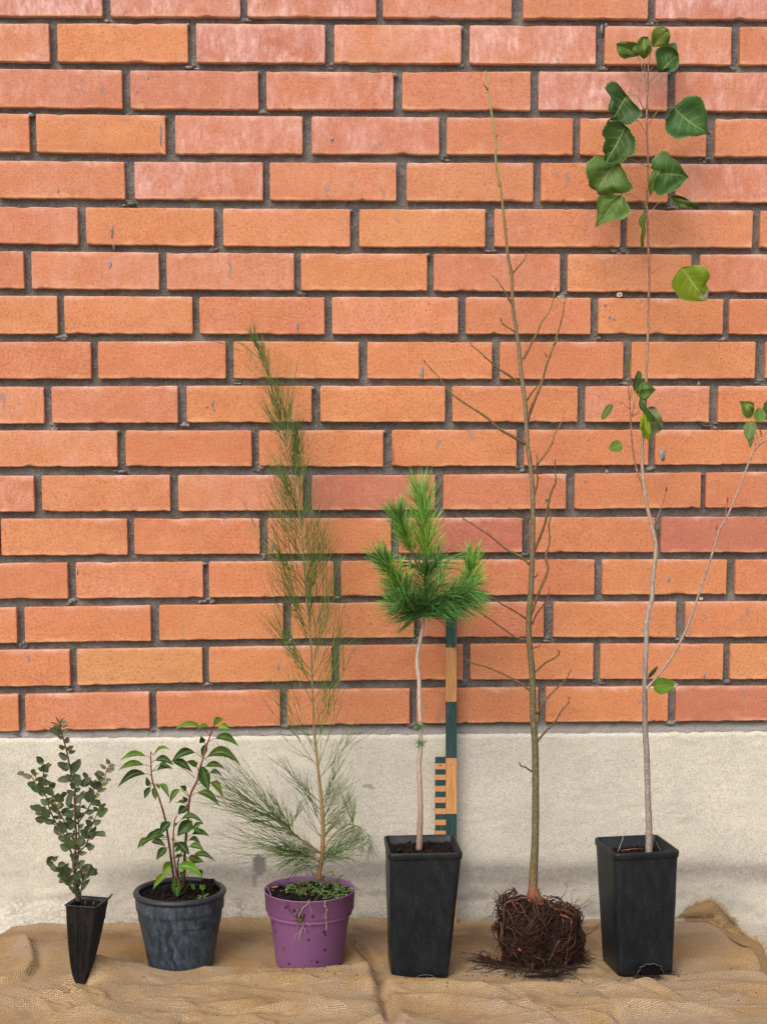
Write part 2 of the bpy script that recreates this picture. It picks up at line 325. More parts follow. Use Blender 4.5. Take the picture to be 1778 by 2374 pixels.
bcnt=0
def brick(x0,x1,za0,za1,zb0,zb1,tone,detail=True):
    """za: top z at x0,x1; zb: bottom z at x0,x1"""
    global bcnt; bcnt+=1
    r=random.Random(bcnt*13); sd=bcnt*3.7
    y0=r.uniform(-.0009,.0009); tl=r.uniform(-.0006,.0006)
    per=[]
    nx,nz=(44,13) if detail else (6,2)
    for i in range(nx): t=i/nx; per.append((x0+(x1-x0)*t, zb0+(zb1-zb0)*t, 0,-1,.9))
    for i in range(nz): t=i/nz; per.append((x1, zb1+(za1-zb1)*t, 1,0,.45))
    for i in range(nx): t=i/nx; per.append((x1+(x0-x1)*t, za1+(za0-za1)*t, 0,1,.55))
    for i in range(nz): t=i/nz; per.append((x0, za0+(zb0-za0)*t, -1,0,.45))
    cx=(x0+x1)/2; cz=(za0+zb0)/2
    chips=[(r.uniform(x0,x1),r.choice([zb0,zb0,za0]),r.uniform(.002,.012),r.uniform(.0006,.0026)) for _ in range(r.choice([1,2,3,4,6]))]
    R=[[],[],[],[]]
    for (x,z,dx,dz,am) in per:
        q=noise.noise(Vector((x*30+sd,z*30,sd)))*.0010*am+noise.noise(Vector((x*190,z*190,sd)))*.0009*am
        ch=sum(d*math.exp(-(((x-a)**2+(z-b)**2)/s**2)) for a,b,s,d in chips)
        # round the corners a little
        ex=min(abs(x-x0),abs(x-x1)); ez=min(abs(z-(zb0)),abs(z-za0)); cr=max(0,1-(ex+ez)/.003)*.0006
        q=q-ch*.6-cr
        sx=1 if x<cx else -1; szz=1 if z<cz else -1
        X=x+dx*q; Z=z+dz*q
        if cr>0: X=X+sx*cr*.5; Z=Z+szz*cr*.5
        ix=-dx; iz=-dz
        y=y0+tl*(x-cx)*8
        for k,(ins,yy) in enumerate(((0,.030),(0,.0016),(.0005,.0005),(.0016,0))):
            R[k].append((X+ix*(ins+ch*(.5 if k>1 else 0)*(k-1)), y+yy+(ch*.5 if k==1 else 0), Z+iz*(ins+ch*(.5 if k>1 else 0)*(k-1))))
    s0=len(bricks.v); L=bricks.loft(R,col=tone)
    for k in range(s0,len(bricks.v)):
        vx,_,vz=bricks.v[k]; bricks.uv[k]=((vx-x0)/(x1-x0),(vz-(zb0+zb1)/2)/((za0+za1)/2-(zb0+zb1)/2))
    bricks.face(L[-1][::1])
def col_mort(l): return (l,l,l)
def smear(x,z,wd,ht,y=-.0006,c=.3):
    """a dab of mortar squeezed out over the brick edge"""
    n=18; ring=[];ring2=[]
    for i in range(n):
        t=2*math.pi*i/n; q=1+.45*noise.noise(Vector((math.cos(t)*1.3+x*50,math.sin(t)*1.3,z*50)))
        ring.append((x+math.cos(t)*wd*q,.0115,z+math.sin(t)*ht*q)); ring2.append((x+math.cos(t)*wd*q*.9,y,z+math.sin(t)*ht*q*.9))
    L=mort.loft([ring,ring2],col=col_mort(c)); mort.face(L[-1])
def yi(p,x):
    for k,((a,b),(c,d)) in enumerate(zip(p,p[1:])):
        if x<=c or k==len(p)-2: return b+(d-b)*(x-a)/(c-a)
rowz=[]
r2=random.Random(5)
for i,(top,bot,jts) in enumerate(ROWS):
    zt=lambda px: at(px,yi(top,px)).z
    zb=lambda px: at(px,yi(bot,px)).z
    ym=lambda px:(yi(top,px)+yi(bot,px))/2
    js=[(at(a,ym(a)).x,at(b,ym(b)).x) for a,b in jts]; jp=list(jts)
    # continue the bond past the photo's edges
    edges=[(e0,e1) for e0,e1 in js]
    X=edges[0][0]
    left=[]; x=edges[0]
    while x[0]>XL: x=(x[0]-.235,x[1]-.235+r2.uniform(-.002,.002)); left.insert(0,x)
    right=[]; x=edges[-1]
    while x[1]<XR: x=(x[0]+.235,x[1]+.235+r2.uniform(-.002,.002)); right.append(x)
    allj=left+edges+right
    def zz(f,xw):
        px=CX+F_PX*((Vector((xw,0,f(889)))-CAM).dot(RT))/((Vector((xw,0,f(889)))-CAM).dot(fw))
        return f(min(1778,max(0,px)))
    tn=TONE[i]; nb0=len(left)
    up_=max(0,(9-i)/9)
    for k in range(len(allj)-1):
        a=allj[k][1]; b=allj[k+1][0]
        ti=k-nb0+1
        tone=tn[ti] if 0<=ti<len(tn) else (r2.uniform(.05,.5),r2.uniform(0,.3),r2.uniform(0,.3))
        if i==12 and ti==0: tone=(.3,.1,0)
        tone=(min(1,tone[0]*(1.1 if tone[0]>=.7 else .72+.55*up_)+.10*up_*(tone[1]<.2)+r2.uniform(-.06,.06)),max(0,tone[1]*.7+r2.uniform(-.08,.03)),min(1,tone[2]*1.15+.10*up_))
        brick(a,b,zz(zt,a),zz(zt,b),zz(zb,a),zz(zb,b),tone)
    for k,(a,b) in enumerate(allj):
        if r2.random()<.5:
            cx_=(a+b)/2+r2.uniform(-.004,.004); cz_=zz(zb,(a+b)/2)
            for _ in range(r2.randrange(2,6)): smear(cx_+r2.gauss(0,.006), cz_-r2.uniform(.001,.010), r2.uniform(.002,.008), r2.uniform(.0012,.004), r2.uniform(.004,.0095), r2.uniform(.2,1))
        if r2.random()<.25: smear(a+r2.uniform(-.001,.003), zz(zt,a)-r2.uniform(.0,.004), r2.uniform(.003,.007), r2.uniform(.002,.004), r2.uniform(.001,.005), r2.uniform(.2,.7))
    rowz.append((zt(889),zb(889)))
for (px,py,wx,wy) in ((1535,1055,8,18),(1300,690,12,7),(1298,713,3,13),(1283,620,6,22),(1248,595,14,4),(260,538,3,15),(256,612,4,12),(264,570,2,10),(373,312,2,24),(463,77,6,11),(488,133,5,6),(493,936,2.5,10),(480,943,3,3),(497,950,2,4),(632,1268,3,12),(643,1294,3,10),(690,757,2.6,14),(803,909,2.5,9),(962,907,3,13),(978,863,4,16),(1175,1155,2.5,16),(1407,1094,4,6),(1313,1029,5,6),(1549,1345,4,7),(770,323,3,8),(645,1545,2,14),(1620,890,2.4,5),(1356,1115,3,4),(1689,937,3,5),(1402,707,2.5,4),(1422,738,4,4),(1412,735,3,3),(135,440,2,9),(318,213,3,4),(345,180,2,6),(1395,66,2.5,10),(1405,58,3,5),(180,1325,2,10),(1508,1215,3,5),(545,1560,3,3),(1755,1430,1.4,20),(1632,1565,2.2,9)):
    p=at(px,py,0); smear(p.x,p.z,wx/1330,wy/1330,y=-.0003,c=r2.uniform(.15,.5))
# courses above the photo's top edge
dz=(rowz[1][0]-rowz[8][0])/7
for k in range(1,9):
    zt_=rowz[0][0]+dz*k; zb_=rowz[0][1]+dz*k; x=XL+ (k%2)*.118+r2.uniform(-.02,.02)
    while x<XR:
        brick(x,x+.2205,zt_,zt_,zb_,zb_,(r2.uniform(.2,.6),0,r2.uniform(.1,.6)),False); x+=.235
ztop=rowz[0][0]+dz*8+.01
# the mortar bed: a rough sheet REC behind the brick faces
zp=lambda px: at(px,yi([(0,1713),(340,1711),(650,1707),(900,1704),(1500,1700),(1778,1697)],px)).z
ZP=zp(889)
nx,nz=620,400; z0,z1=ZP-.004,ztop
idx=[]
for j in range(nz+1):
    row=[]
    for i in range(nx+1):
        x=XL-.1+(XR+.1-XL+.1)*i/nx; z=z0+(z1-z0)*j/nz
        q=noise.noise(Vector((x*45,z*45,1)))*.0032+noise.noise(Vector((x*170,z*170,5)))*.0024
        y=REC+q
        if z<rowz[-1][1]-.004: y-=.006*min(1,(rowz[-1][1]-.004-z)/.012)
        row.append(mort.vert((x,y,z),(0,0),(1-.9*max(0,min(1,(rowz[-1][1]-.001-z)/.014)),1,1)))
    idx.append(row)
for j in range(nz):
    for i in range(nx): mort.face((idx[j][i],idx[j][i+1],idx[j+1][i+1],idx[j+1][i]))
mort.box((XL-.1,.022,ZP),(XR+.1,.24,ztop),col=(1,1,1))
bricks.build('bricks',BRICK,wall,smooth=False)
mort.build('mortar',MORTAR,wall)
# plinth: rendered concrete, slightly uneven, stained near the ground
pl=MB(); nx,nz=560,120; idx=[]
def pxy(x,z):
    d=Vector((x,0,z))-CAM; q=d.dot(fw); return CX+F_PX*d.dot(RT)/q, CY-F_PX*d.dot(UP)/q
for j in range(nz+1):
    row=[]
    for i in range(nx+1):
        x=XL-.1+(XR-XL+.2)*i/nx; t=j/nz
        px,_=pxy(x,ZP); ztp=zp(min(1778,max(0,px)))+noise.noise(Vector((x*60,3,0)))*.0022+noise.noise(Vector((x*200,3,0)))*.0012
        z=-.02+(ztp+.02)*t
        P,Q=pxy(x,z)
        n=noise.noise(Vector((x*9,z*9,0)))
        band=math.exp(-((Q-2020-14*noise.noise(Vector((x*4,0,9)))-(10 if P<400 else 0))/26)**2)*(.75+.5*noise.noise(Vector((x*6,z*6,3))))
        low=max(0,min(1,(Q-1985)/60))*.42
        s=band*1.05+low*1.45*(.6+.7*noise.noise(Vector((x*14,z*16,8))))
        if P<330: s*=max(.25,P/330)
        blot=max(0,noise.noise(Vector((x*22,z*30,4)))+noise.noise(Vector((x*50,z*60,6)))*.6)*max(0,min(1,(Q-2050)/25))
        s=s+blot*(1.2 if 500<P<1400 else .7)
        lt=max(0,min(1,(Q-2075)/20))*(.9 if P<620 else .6)*(.6+.6*noise.noise(Vector((x*25,z*25,2))))
        if P<250 : lt+=.35*max(0,min(1,(Q-1960)/60))
        dk=0
        e=((P-600)/16)**2+((Q-2006)/25)**2; wob=1+.35*noise.noise(Vector((x*90,z*90,0)))
        if e<wob: dk=1.0
        if abs(P-592-(Q-2040)*-.05)<5*wob and 2025<Q<2058: dk=.8
        e2=((P-659)/12)**2+((Q-1766)/17)**2
        if e2<wob: dk=max(dk,.16)
        for (ax,ay,bx,by) in ((849,1820,856,1826),(853,1826,868,1829)):
            if abs(P-(ax+bx)/2)<8 and abs(Q-(ay+by)/2)<3*wob: dk=.6
        y=.0015+noise.noise(Vector((x*7,z*7,2)))*.0016+noise.noise(Vector((x*70,z*70,2)))*.0009
        if j==nz: y+=.004
        if t>1-1.5/nz: y+=.001
        row.append(pl.vert((x,y,z),(0,0),(max(0,min(1,s)),max(0,min(1,lt)),dk)))
    idx.append(row)
for j in range(nz):
    for i in range(nx): pl.face((idx[j][i],idx[j][i+1],idx[j+1][i+1],idx[j+1][i]))
pl.box((XL-.1,.012,-.3),(XR+.1,.24,ZP-.003),col=(0,0,0))
pl.build('plinth',PLINTH,wall)
# two little plastic plugs left in the mortar joints
PLUG=mat_plain('cream_plastic',(.62,.55,.42),.6,.4)
for q in ((1435,684,8,7),(1624,1388,5,5)):
    p=at(q[0],q[1],.006); m=MB(); s=q[2]/1330; R=[]
    for dy,f in ((.004,1),(-.004,1),(-.0055,.85),(-.0055,.4),(-.001,.36)):
        R.append([(p.x+s*.78*f*(abs(math.cos(t))**.6)*(1 if math.cos(t)>0 else -1),p.y+dy,p.z+s*.7*f*(abs(math.sin(t))**.6)*(1 if math.sin(t)>0 else -1)) for t in [2*math.pi*k/20 for k in range(20)]])
    L=m.loft(R); m.face(L[-1]); m.build('wall_plug',PLUG,wall)

# ================================================================== BURLAP
def G(px,py): p=atz(px,py,.008); return (p.x,p.y)
RIDGES=[ # photo polyline of crest, height, width towards camera / away
 ([(215,2262),(330,2257),(480,2258),(640,2262),(700,2264),(760,2262),(840,2255),(862,2256)],.016,.050,.010),
 ([(178,2315),(205,2285),(232,2256)],.022,.05,.008),
 ([(0,2310),(90,2318),(170,2322)],.014,.035,.02),
 ([(862,2290),(1000,2285),(1130,2296),(1300,2300)],.008,.04,.018),
 ([(910,2318),(1050,2322),(1200,2338),(1330,2345),(1560,2345)],.008,.030,.014),
 ([(1200,2302),(1350,2300),(1500,2290),(1640,2284),(1778,2292)],.010,.035,.012),
 ([(130,2368),(260,2345),(340,2325),(420,2322)],.009,.022,.008),
 ([(300,2374),(400,2338),(520,2330),(600,2326)],.007,.02,.012),
 ([(560,2374),(600,2345),(760,2330),(850,2338)],.008,.03,.014),
 ([(1370,2330),(1500,2345),(1778,2350)],.008,.02,.010),
 ([(60,2185),(75,2205),(78,2235),(60,2262),(10,2275)],.010,.018,.008),
 ([(0,2182),(40,2180),(62,2190)],.009,.018,.012),
 ([(1600,2262),(1690,2255),(1778,2268)],.005,.03,.012),
 ([(820,2180),(845,2225),(870,2300),(905,2340),(940,2374)],.009,.020,.020),
]
rq=random.Random(14)
for _ in range(34):
    x=rq.uniform(-60,1800); y=rq.uniform(2275,2372); l=rq.uniform(60,220); a=rq.gauss(0,.16); n_=4
    RIDGES.append(([(x+l*k/n_,y+l*a*k/n_+rq.uniform(-4,4)) for k in range(n_+1)],rq.uniform(.0025,.0075),rq.uniform(.012,.030),rq.uniform(.0025,.006)))
for _ in range(14):
    x=rq.uniform(-60,1750); y=rq.uniform(2160,2240); l=rq.uniform(40,130); a=rq.gauss(0,.2)
    RIDGES.append(([(x+l*k/3,y+l*a*k/3+rq.uniform(-3,3)) for k in range(4)],rq.uniform(.001,.003),rq.uniform(.008,.02),rq.uniform(.003,.006)))
VALLEYS=[([(830,2190),(868,2235),(880,2290),(895,2330),(910,2374)],.017,.011),
 ([(165,2290),(178,2300),(190,2290)],.030,.028),([(120,2305),(165,2312)],.012,.03),
 ([(430,2370),(520,2352),(650,2350)],.006,.012),
 ([(88,2200),(92,2240),(70,2270)],.006,.012),
 ([(1400,2310),(1420,2350),(1440,2374)],.006,.010)]
def pdist(X,Y,poly):
    best=np.full(X.shape,9.0); sgn=np.zeros(X.shape); 
    P=[G(*q) for q in poly]
    for (a,b),(c,d) in zip(P,P[1:]):
        vx,vy=c-a,d-b; L=vx*vx+vy*vy; t=np.clip(((X-a)*vx+(Y-b)*vy)/L,0,1); dx=X-a-t*vx; dy=Y-b-t*vy; dd=np.hypot(dx,dy)
        m=dd<best; best=np.where(m,dd,best); sgn=np.where(m,np.sign(vx*dy-vy*dx),sgn)
    return best,sgn
nx,ny=760,330; bx0,bx1,by0,by1=-1.05,1.0,-.92,-.004
X,Y=np.meshgrid(np.linspace(bx0,bx1,nx+1),np.linspace(by0,by1,ny+1))
Z=np.full(X.shape,.007)
for poly,h,wn_,wf in RIDGES:
    d,s=pdist(X,Y,poly); wd=np.where(s>0,wf,wn_); Z+=h*np.exp(-(d/wd)**1.4)
for poly,h,wd in VALLEYS:
    d,s=pdist(X,Y,poly); Z-=h*np.exp(-(d/wd)**2)
N1=np.zeros(X.shape)
for j in range(ny+1):
    for i in range(nx+1):
        x=X[j,i]; y=Y[j,i]
        N1[j,i]=noise.noise(Vector((x*6+noise.noise(Vector((x*4,y*4,7)))*.8,y*13,0)))*.006+noise.noise(Vector((x*18,y*30,3)))*.0022+(1-abs(noise.noise(Vector((x*7+3,y*15+noise.noise(Vector((x*7,y*7,2)))*.7,9)))))**7*.0030+noise.noise(Vector((x*60,y*60,3)))*.0007
fl=np.ones(X.shape)
POTS=[(417,.06,-.215),(716,.06,-.215),(970,.06,-.26),(1487,.06,-.26),(1250,.07,-.22)]
for px,r,yc in POTS:
    xc=at(px,2240,yc).x; d=np.hypot(X-xc,Y-yc); k=np.clip((d-r*.9)/.03,0,1); fl=np.minimum(fl,k*k*(3-2*k))
back=np.clip((Y+.20)/.17,0,1)
Z=Z+N1*(.35+.65*np.clip((-.22-Y)/.1,0,1))
Z=Z*(.25+.75*fl)+.0
Z+=np.clip((Y+.05)/.046,0,1)**2*.010            # edge rides up a little against the wall
Z+=np.clip((-.62-Y)/.3,0,1)*-.01
Z=np.maximum(Z,-.006)
# outline of the cloth on the ground (photo points)
edge=[(0,2165),(25,2152),(80,2147),(320,2143),(560,2136),(900,2134),(1300,2134),(1580,2133),(1640,2135),(1700,2163),(1745,2186),(1768,2225),(1785,2255),(1810,2275),(1900,2330),(2050,2400)]
EP=[G(a,b) for a,b in edge]
xs=np.array([p[0] for p in EP]); ys=np.array([p[1] for p in EP])
def edgey(x): return float(np.interp(x,xs,ys,left=ys[0]-.02))
bl=MB(); idx=[[None]*(nx+1) for _ in range(ny+1)]
STAIN_SHADE=[((330,2200),120,18,.5,'g'),((560,2230),90,14,.5,'g'),((560,2265),25,9,.8,'g'),((800,2215),90,18,.6,'g'),((1100,2180),130,18,.5,'r'),((700,2165),500,26,.85,'r'),((200,2170),260,16,.55,'r'),((1450,2170),300,24,.5,'r'),((960,2225),60,40,.35,'r'),((1000,2350),140,16,.35,'g'),((1300,2320),200,9,.35,'r'),((400,2300),240,9,.3,'r'),((1290,2150),260,10,.7,'r'),((1600,2200),110,22,.45,'g'),((260,2210),70,30,.3,'g'),((560,2325),60,12,.35,'g'),((1000,2285),120,10,.4,'g'),((1690,2300),80,12,.4,'g'),((1240,2262),110,14,.25,'r'),((150,2295),26,13,.5,'b'),((882,2290),9,70,.42,'b'),((230,2345),60,5,.35,'g'),((845,2225),22,30,.3,'b'),((60,2175),70,12,.35,'g')]  # ochre and brown stains; the blackish patches paint shade into the cloth's hollows
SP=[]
for (p,rx,ry,a_,ch) in STAIN_SHADE:
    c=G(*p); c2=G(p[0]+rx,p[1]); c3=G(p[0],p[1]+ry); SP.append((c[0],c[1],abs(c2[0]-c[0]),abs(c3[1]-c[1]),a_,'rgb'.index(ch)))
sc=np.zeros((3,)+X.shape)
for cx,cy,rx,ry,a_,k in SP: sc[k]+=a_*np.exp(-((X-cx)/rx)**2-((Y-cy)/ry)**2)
lim=[min(by1,edgey(x)+noise.noise(Vector((x*30,0,0)))*.004) for x in X[0]]
for j in range(ny+1):
    for i in range(nx+1):
        if Y[j,i]<=lim[i]:
            z=Z[j,i]
            dd=lim[i]-Y[j,i]
            if X[j,i]>.55 : z=z*min(1,.25+dd/.03)+ .004*math.exp(-(dd/.02)**2)
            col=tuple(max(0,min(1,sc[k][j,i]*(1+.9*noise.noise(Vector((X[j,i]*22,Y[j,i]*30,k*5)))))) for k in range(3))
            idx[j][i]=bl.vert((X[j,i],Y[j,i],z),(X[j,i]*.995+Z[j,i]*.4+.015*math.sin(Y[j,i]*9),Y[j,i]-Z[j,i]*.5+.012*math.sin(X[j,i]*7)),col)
for j in range(ny):
    for i in range(nx):
        q=(idx[j][i],idx[j][i+1],idx[j+1][i+1],idx[j+1][i])
        if None not in q: bl.face(q)
cloth=thing('burlap_cloth','crumpled tan burlap sheet spread on the ground under all the plants','cloth',(0.1,-.3,0))
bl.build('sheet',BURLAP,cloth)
def bz(x,y):
    i=int(round((x-bx0)/(bx1-bx0)*nx)); j=int(round((y-by0)/(by1-by0)*ny))
    return float(Z[max(0,min(ny,j)),max(0,min(nx,i))])
# turned-up corner flap with frayed edge
fp=MB(); rows=[]
base=[(1560,2132),(1590,2126),(1625,2126),(1660,2140),(1688,2172),(1715,2190),(1745,2202),(1762,2240),(1752,2256)]
tops=[(1588,2108),(1620,2094),(1652,2090),(1676,2114),(1704,2146),(1732,2172),(1764,2190),(1776,2226),(1782,2258)]
def fl_(a,b,q): 
    if b<2150: return at(a,b,-.035 if q==0 else -.012)
    g_=atz(a,b+(0 if q==0 else 10),.010); return g_ if q==0 else at(a,b,g_.y+.004)
B=spline([fl_(a,b,0) for a,b in base],40); T=spline([fl_(a,b,1) for a,b in tops],40)
R=[]
for k in range(9):
    t=k/8; R.append([B[i].lerp(T[i],t)+Vector((0,-.010*math.sin(math.pi*t),.003*math.sin(math.pi*t)+noise.noise(Vector((i*.3,k*.4,0)))*.002)) for i in range(41)])
Rv=[[fp.vert(p,(p.x+.3,p.y*1.2+p.z*1.1),(.55,.25,0)) for p in r] for r in R]
for a_,b_ in zip(Rv,Rv[1:]):
    for i in range(40): fp.face((a_[i],a_[i+1],b_[i+1],b_[i]))
fp.build('corner_flap',BURLAP,cloth)
fr=MB(); r3=random.Random(9)
def thread(p,d,ln,rad=.00035,col=None):
    pts=[Vector(p)]; d=Vector(d).normalized()
    for k in range(5):
        d=(d+Vector((r3.uniform(-.35,.35),r3.uniform(-.35,.35),r3.uniform(-.3,.25)))).normalized(); q=pts[-1]+d*ln/5; q.z=max(q.z,.001); pts.append(q)
    fr.tube(pts,[rad,rad,rad,rad*.9,rad*.8,rad*.6],4,col=col or r3.choice([(.44,.29,.13),(.36,.22,.09),(.52,.37,.19)]))
for i in range(0,40):
    for q in range(7):
        t=i+r3.random(); a_=T[i].lerp(T[min(40,i+1)],t-i); thread(a_,(T[i]-B[i]).normalized()+Vector((r3.uniform(-.5,.5),-.2,r3.uniform(-.1,.5))),r3.uniform(.004,.013))
for k in range(900):
    x=r3.uniform(.64,.745); y=edgey(x); thread((x,y-.002,bz(x,y-.01)*.6+.003),(r3.uniform(.2,1),r3.uniform(.1,.9),r3.uniform(-.1,.4)),r3.uniform(.006,.020))
for k in range(70):
    x=r3.uniform(-.6,.6); y=r3.uniform(-.5,-.06); thread((x,y,bz(x,y)+.0005),(r3.uniform(-1,1),r3.uniform(-1,1),.05),r3.uniform(.006,.02),.0003,r3.choice([(.2,.12,.05),(.5,.36,.2)]))
a_=at(1735,2200,-.10); thread(a_,(1,-.1,-.3),.05,.0005,(.22,.20,.12)); thread(at(1712,2118,0.0)+Vector((0,-.004,0)),(.6,-.2,.5),.02,.0003)
fr.build('frayed_thread',mat_needle('jute_fibre',.9),cloth).__setitem__('kind','stuff')
dm=MB()
for _ in range(300):
    c_=r3.choice([(0,0),(1250,2262),(1490,2268),(970,2275),(716,2268),(1180,2262)]); x,y=(r3.uniform(-.62,.72),r3.uniform(-.5,-.06)) if c_==(0,0) else (lambda g:(g.x+r3.gauss(0,.045),g.y+r3.gauss(0,.02)))(atz(c_[0],c_[1],.01))
    sz=r3.uniform(.0004,.0014); p=Vector((x,y,bz(x,y)+.0004)); dm.tube([p-Vector((sz,0,0)),p,p+Vector((sz,r3.uniform(-sz,sz),sz*.4))],[sz*.3,sz*.8,sz*.3],5,col=r3.choice([(.03,.015,.01),(.05,.03,.02),(.10,.06,.03)]))
dm.build('soil_crumbs',mat_needle('soil_crumb',.9),cloth).__setitem__('kind','stuff')
# ================================================================== POTS
def lathe(mb,cx,cy,prof,n=96,lean=(0,0),wob=.0,col=None,sq=0.0):
    R=[]
    for k,(r,z) in enumerate(prof):
        ring=[]
        for i in range(n):
            t=2*math.pi*i/n; q=r*(1+wob*math.sin(2*t+.6)+wob*.6*math.sin(3*t+1))*(1+sq*max(0,1-z/.06)*(-.5*abs(math.cos(2*t))+.25))
            ring.append((cx+lean[0]*z+q*math.cos(t),cy+lean[1]*z+q*math.sin(t),z))
        R.append(ring)
    return mb.loft(R,col=col)
def soil_disc(mb,cx,cy,r,z,n=60,m_=26,amp=.006,seed=0,sqr=None):
    """lumpy soil surface (round, or square with half side sqr and rotation)"""
    if sqr is None:
        R=[[(cx+r*k/m_*math.cos(2*math.pi*i/n),cy+r*k/m_*math.sin(2*math.pi*i/n)) for i in range(n)] for k in range(1,m_+1)]
        R=[[(x,y,z+amp*noise.noise(Vector((x*60,y*60,seed)))+amp*1.2*abs(noise.noise(Vector((x*210,y*210,seed))))) for x,y in r_] for r_ in R]
        L=mb.loft(R); mb.face(L[0][::-1])
    else:
        s,rot=sqr; N=30; idx=[]
        for j in range(N+1):
            row=[]
            for i in range(N+1):
                u=-s+2*s*i/N; v=-s+2*s*j/N; x=cx+u*math.cos(rot)-v*math.sin(rot); y=cy+u*math.sin(rot)+v*math.cos(rot)
                row.append(mb.vert((x,y,z+amp*noise.noise(Vector((x*60,y*60,seed)))+amp*1.2*abs(noise.noise(Vector((x*210,y*210,seed)))))))
            idx.append(row)
        for j in range(N):
            for i in range(N): mb.face((idx[j][i],idx[j][i+1],idx[j+1][i+1],idx[j+1][i]))
def crumbs(mb,cx,cy,r,z,n,seed,smin=.0008,smax=.003,chip=.15):
    q=random.Random(seed)
    for _ in range(n):
        t=q.uniform(0,6.28); rr=r*math.sqrt(q.random()); s=q.uniform(smin,smax); p=Vector((cx+rr*math.cos(t),cy+rr*math.sin(t),z+q.uniform(0,.004)))
        ax=Vector((q.uniform(-1,1),q.uniform(-1,1),q.uniform(-.3,.3))).normalized()
        if q.random()<chip: L_=s*q.uniform(1.5,4); mb.tube([p-ax*L_,p,p+ax*L_],[s*.3,s*.45,s*.25],5,col=(1,1,1))
        else: mb.tube([p-ax*s,p-ax*s*.4,p+ax*s*.5,p+ax*s],[s*.3,s*.9,s*.8,s*.2],6)
def rsq(cx,cy,z,hx,hy,rad,rot,seg=5,ribs=None):
    out=[]
    for q,(sx,sy) in enumerate(((1,1),(-1,1),(-1,-1),(1,-1))):
        for k in range(seg+1):
            t=math.pi/2*(q+k/seg); out.append((sx*(hx-rad)+rad*math.cos(t),sy*(hy-rad)+rad*math.sin(t)))
        # points along the side to the next corner, so that ribs can be pressed in
        nx_,ny_={0:(-1,1),1:(-1,-1),2:(1,-1),3:(1,1)}[q]
        ex,ey=nx_*(hx-rad)+(0 if q in(0,2) else (rad*(-1 if q==1 else 1))),ny_*(hy-rad)+((rad*(1 if q==0 else -1)) if q in(0,2) else 0)
        if q in(0,2): ex=nx_*(hx-rad); ey=(1 if q==0 else -1)*hy
        else: ex=(-1 if q==1 else 1)*hx; ey=ny_*(hy-rad)
        a=out[-1]; n=24 if ribs else 6
        for k in range(1,n):
            t=k/n; x=a[0]+(ex-a[0])*t; y=a[1]+(ey-a[1])*t
            if ribs:
                d=ribs*(.5-.5*math.cos(2*math.pi*t*3)); 
                if q in(0,2): y-=math.copysign(d,y)
                else: x-=math.copysign(d,x)
            out.append((x,y))
    c,s=math.cos(rot),math.sin(rot)
    return [(cx+x*c-y*s,cy+x*s+y*c,z) for x,y in out]
LAUREL_POT=mat_pot('scuffed_grey_blue_plastic',(.013,.018,.025),(.17,.24,.31),.62,70,.45)
RIMBLK=mat_pot('dark_grey_plastic_rim',(.020,.021,.025),(.09,.10,.11),.25,60,.42)
BLACKP=mat_pot('dusty_black_plastic',(.0045,.0068,.0095),(.10,.12,.13),.17,48,.42)
def mat_purple():
    m=NT('matt_purple_plastic',.55,.3); v=m.voro(85,m.map((1,1,.75)))
    lo=m.ramp(m.noise(17,3),(.44,0),(.52,1))
    sp=m.math('MULTIPLY',m.ramp(v,(.14,1),(.20,0)),lo)
    sp2=m.math('MULTIPLY',m.ramp(m.voro(34,m.map((1.3,1.3,.6))),(.13,1),(.17,0)),m.ramp(m.noise(11,3),(.54,0),(.6,1)))
    sp3=m.ramp(m.noise(75,4,.7,m.map((1,1,.5))),(.67,0),(.69,1))
    c=m.mix(m.ramp(m.noise(9,3),(.3,0),(.7,1)),(.235,.100,.235),(.20,.085,.205))
    c=m.mix(m.math('MAXIMUM',m.math('MAXIMUM',sp,sp2),sp3),c,(.012,.006,.010))
    c=m.mix(m.math('MULTIPLY',m.ramp(m.noise(60,3,.6,m.map((3,3,.3))),(.70,0),(.75,1)),.3),c,(.5,.38,.48))
    return m.out(c,m.noise(200,2),.06,.0004)
PURPLE=mat_purple()
STONE=mat_plain('wet_roots_dark',(.035,.016,.010),.7,.4,ns=200,amt=.6)

def potted(name,label,cat,px,py,yc): 
    p=at(px,py,yc); return thing(name,label,cat,(p.x,yc,.004))
# ---- potted laurel (grey-blue round pot)
ZB=.003
laurel=potted('potted_laurel','glossy green laurel with reddish stems in a scuffed grey-blue round pot','potted plant',419,2240,-.215)
c=at(417,2060.7,-.215); RR=108.4*(CAM.y*-1-.215)/F_PX; zt=c.z; LX,LY=c.x,-.215
m=MB(); H_=zt-ZB
rb=79*(2.52)/F_PX
prof=[(rb*.6,ZB+.001),(rb*.93,ZB),(rb,ZB+.004),(rb+(RR*.955-rb)*.35,ZB+H_*.35),(RR*.925,ZB+H_*.74),(RR*.93,ZB+H_*.745),(RR*.955,ZB+H_*.765),(RR*.965,zt-.008),(RR*.965,zt-.006)]
pp=[]
for (a,b),(c_,d) in zip(prof,prof[1:]):
    n_=max(1,int(abs(d-b)/.005)); pp+=[(a+(c_-a)*k/n_,b+(d-b)*k/n_) for k in range(n_)]
pp.append(prof[-1])
lathe(m,LX,LY,pp,wob=.004,sq=.10); 
lathe(m,LX,LY,[(RR*.94,zt-.006),(RR*.93,zt-.03),(RR*.9,zt-.05)])
pot=m.build('pot',LAUREL_POT,laurel)
m=MB(); lathe(m,LX,LY,[(RR*.955+.0052*math.cos(t)-0.001,zt-.005+.0052*math.sin(t)) for t in [2*math.pi*k/14 for k in range(15)]],wob=.004); m.build('rim',RIMBLK,pot)
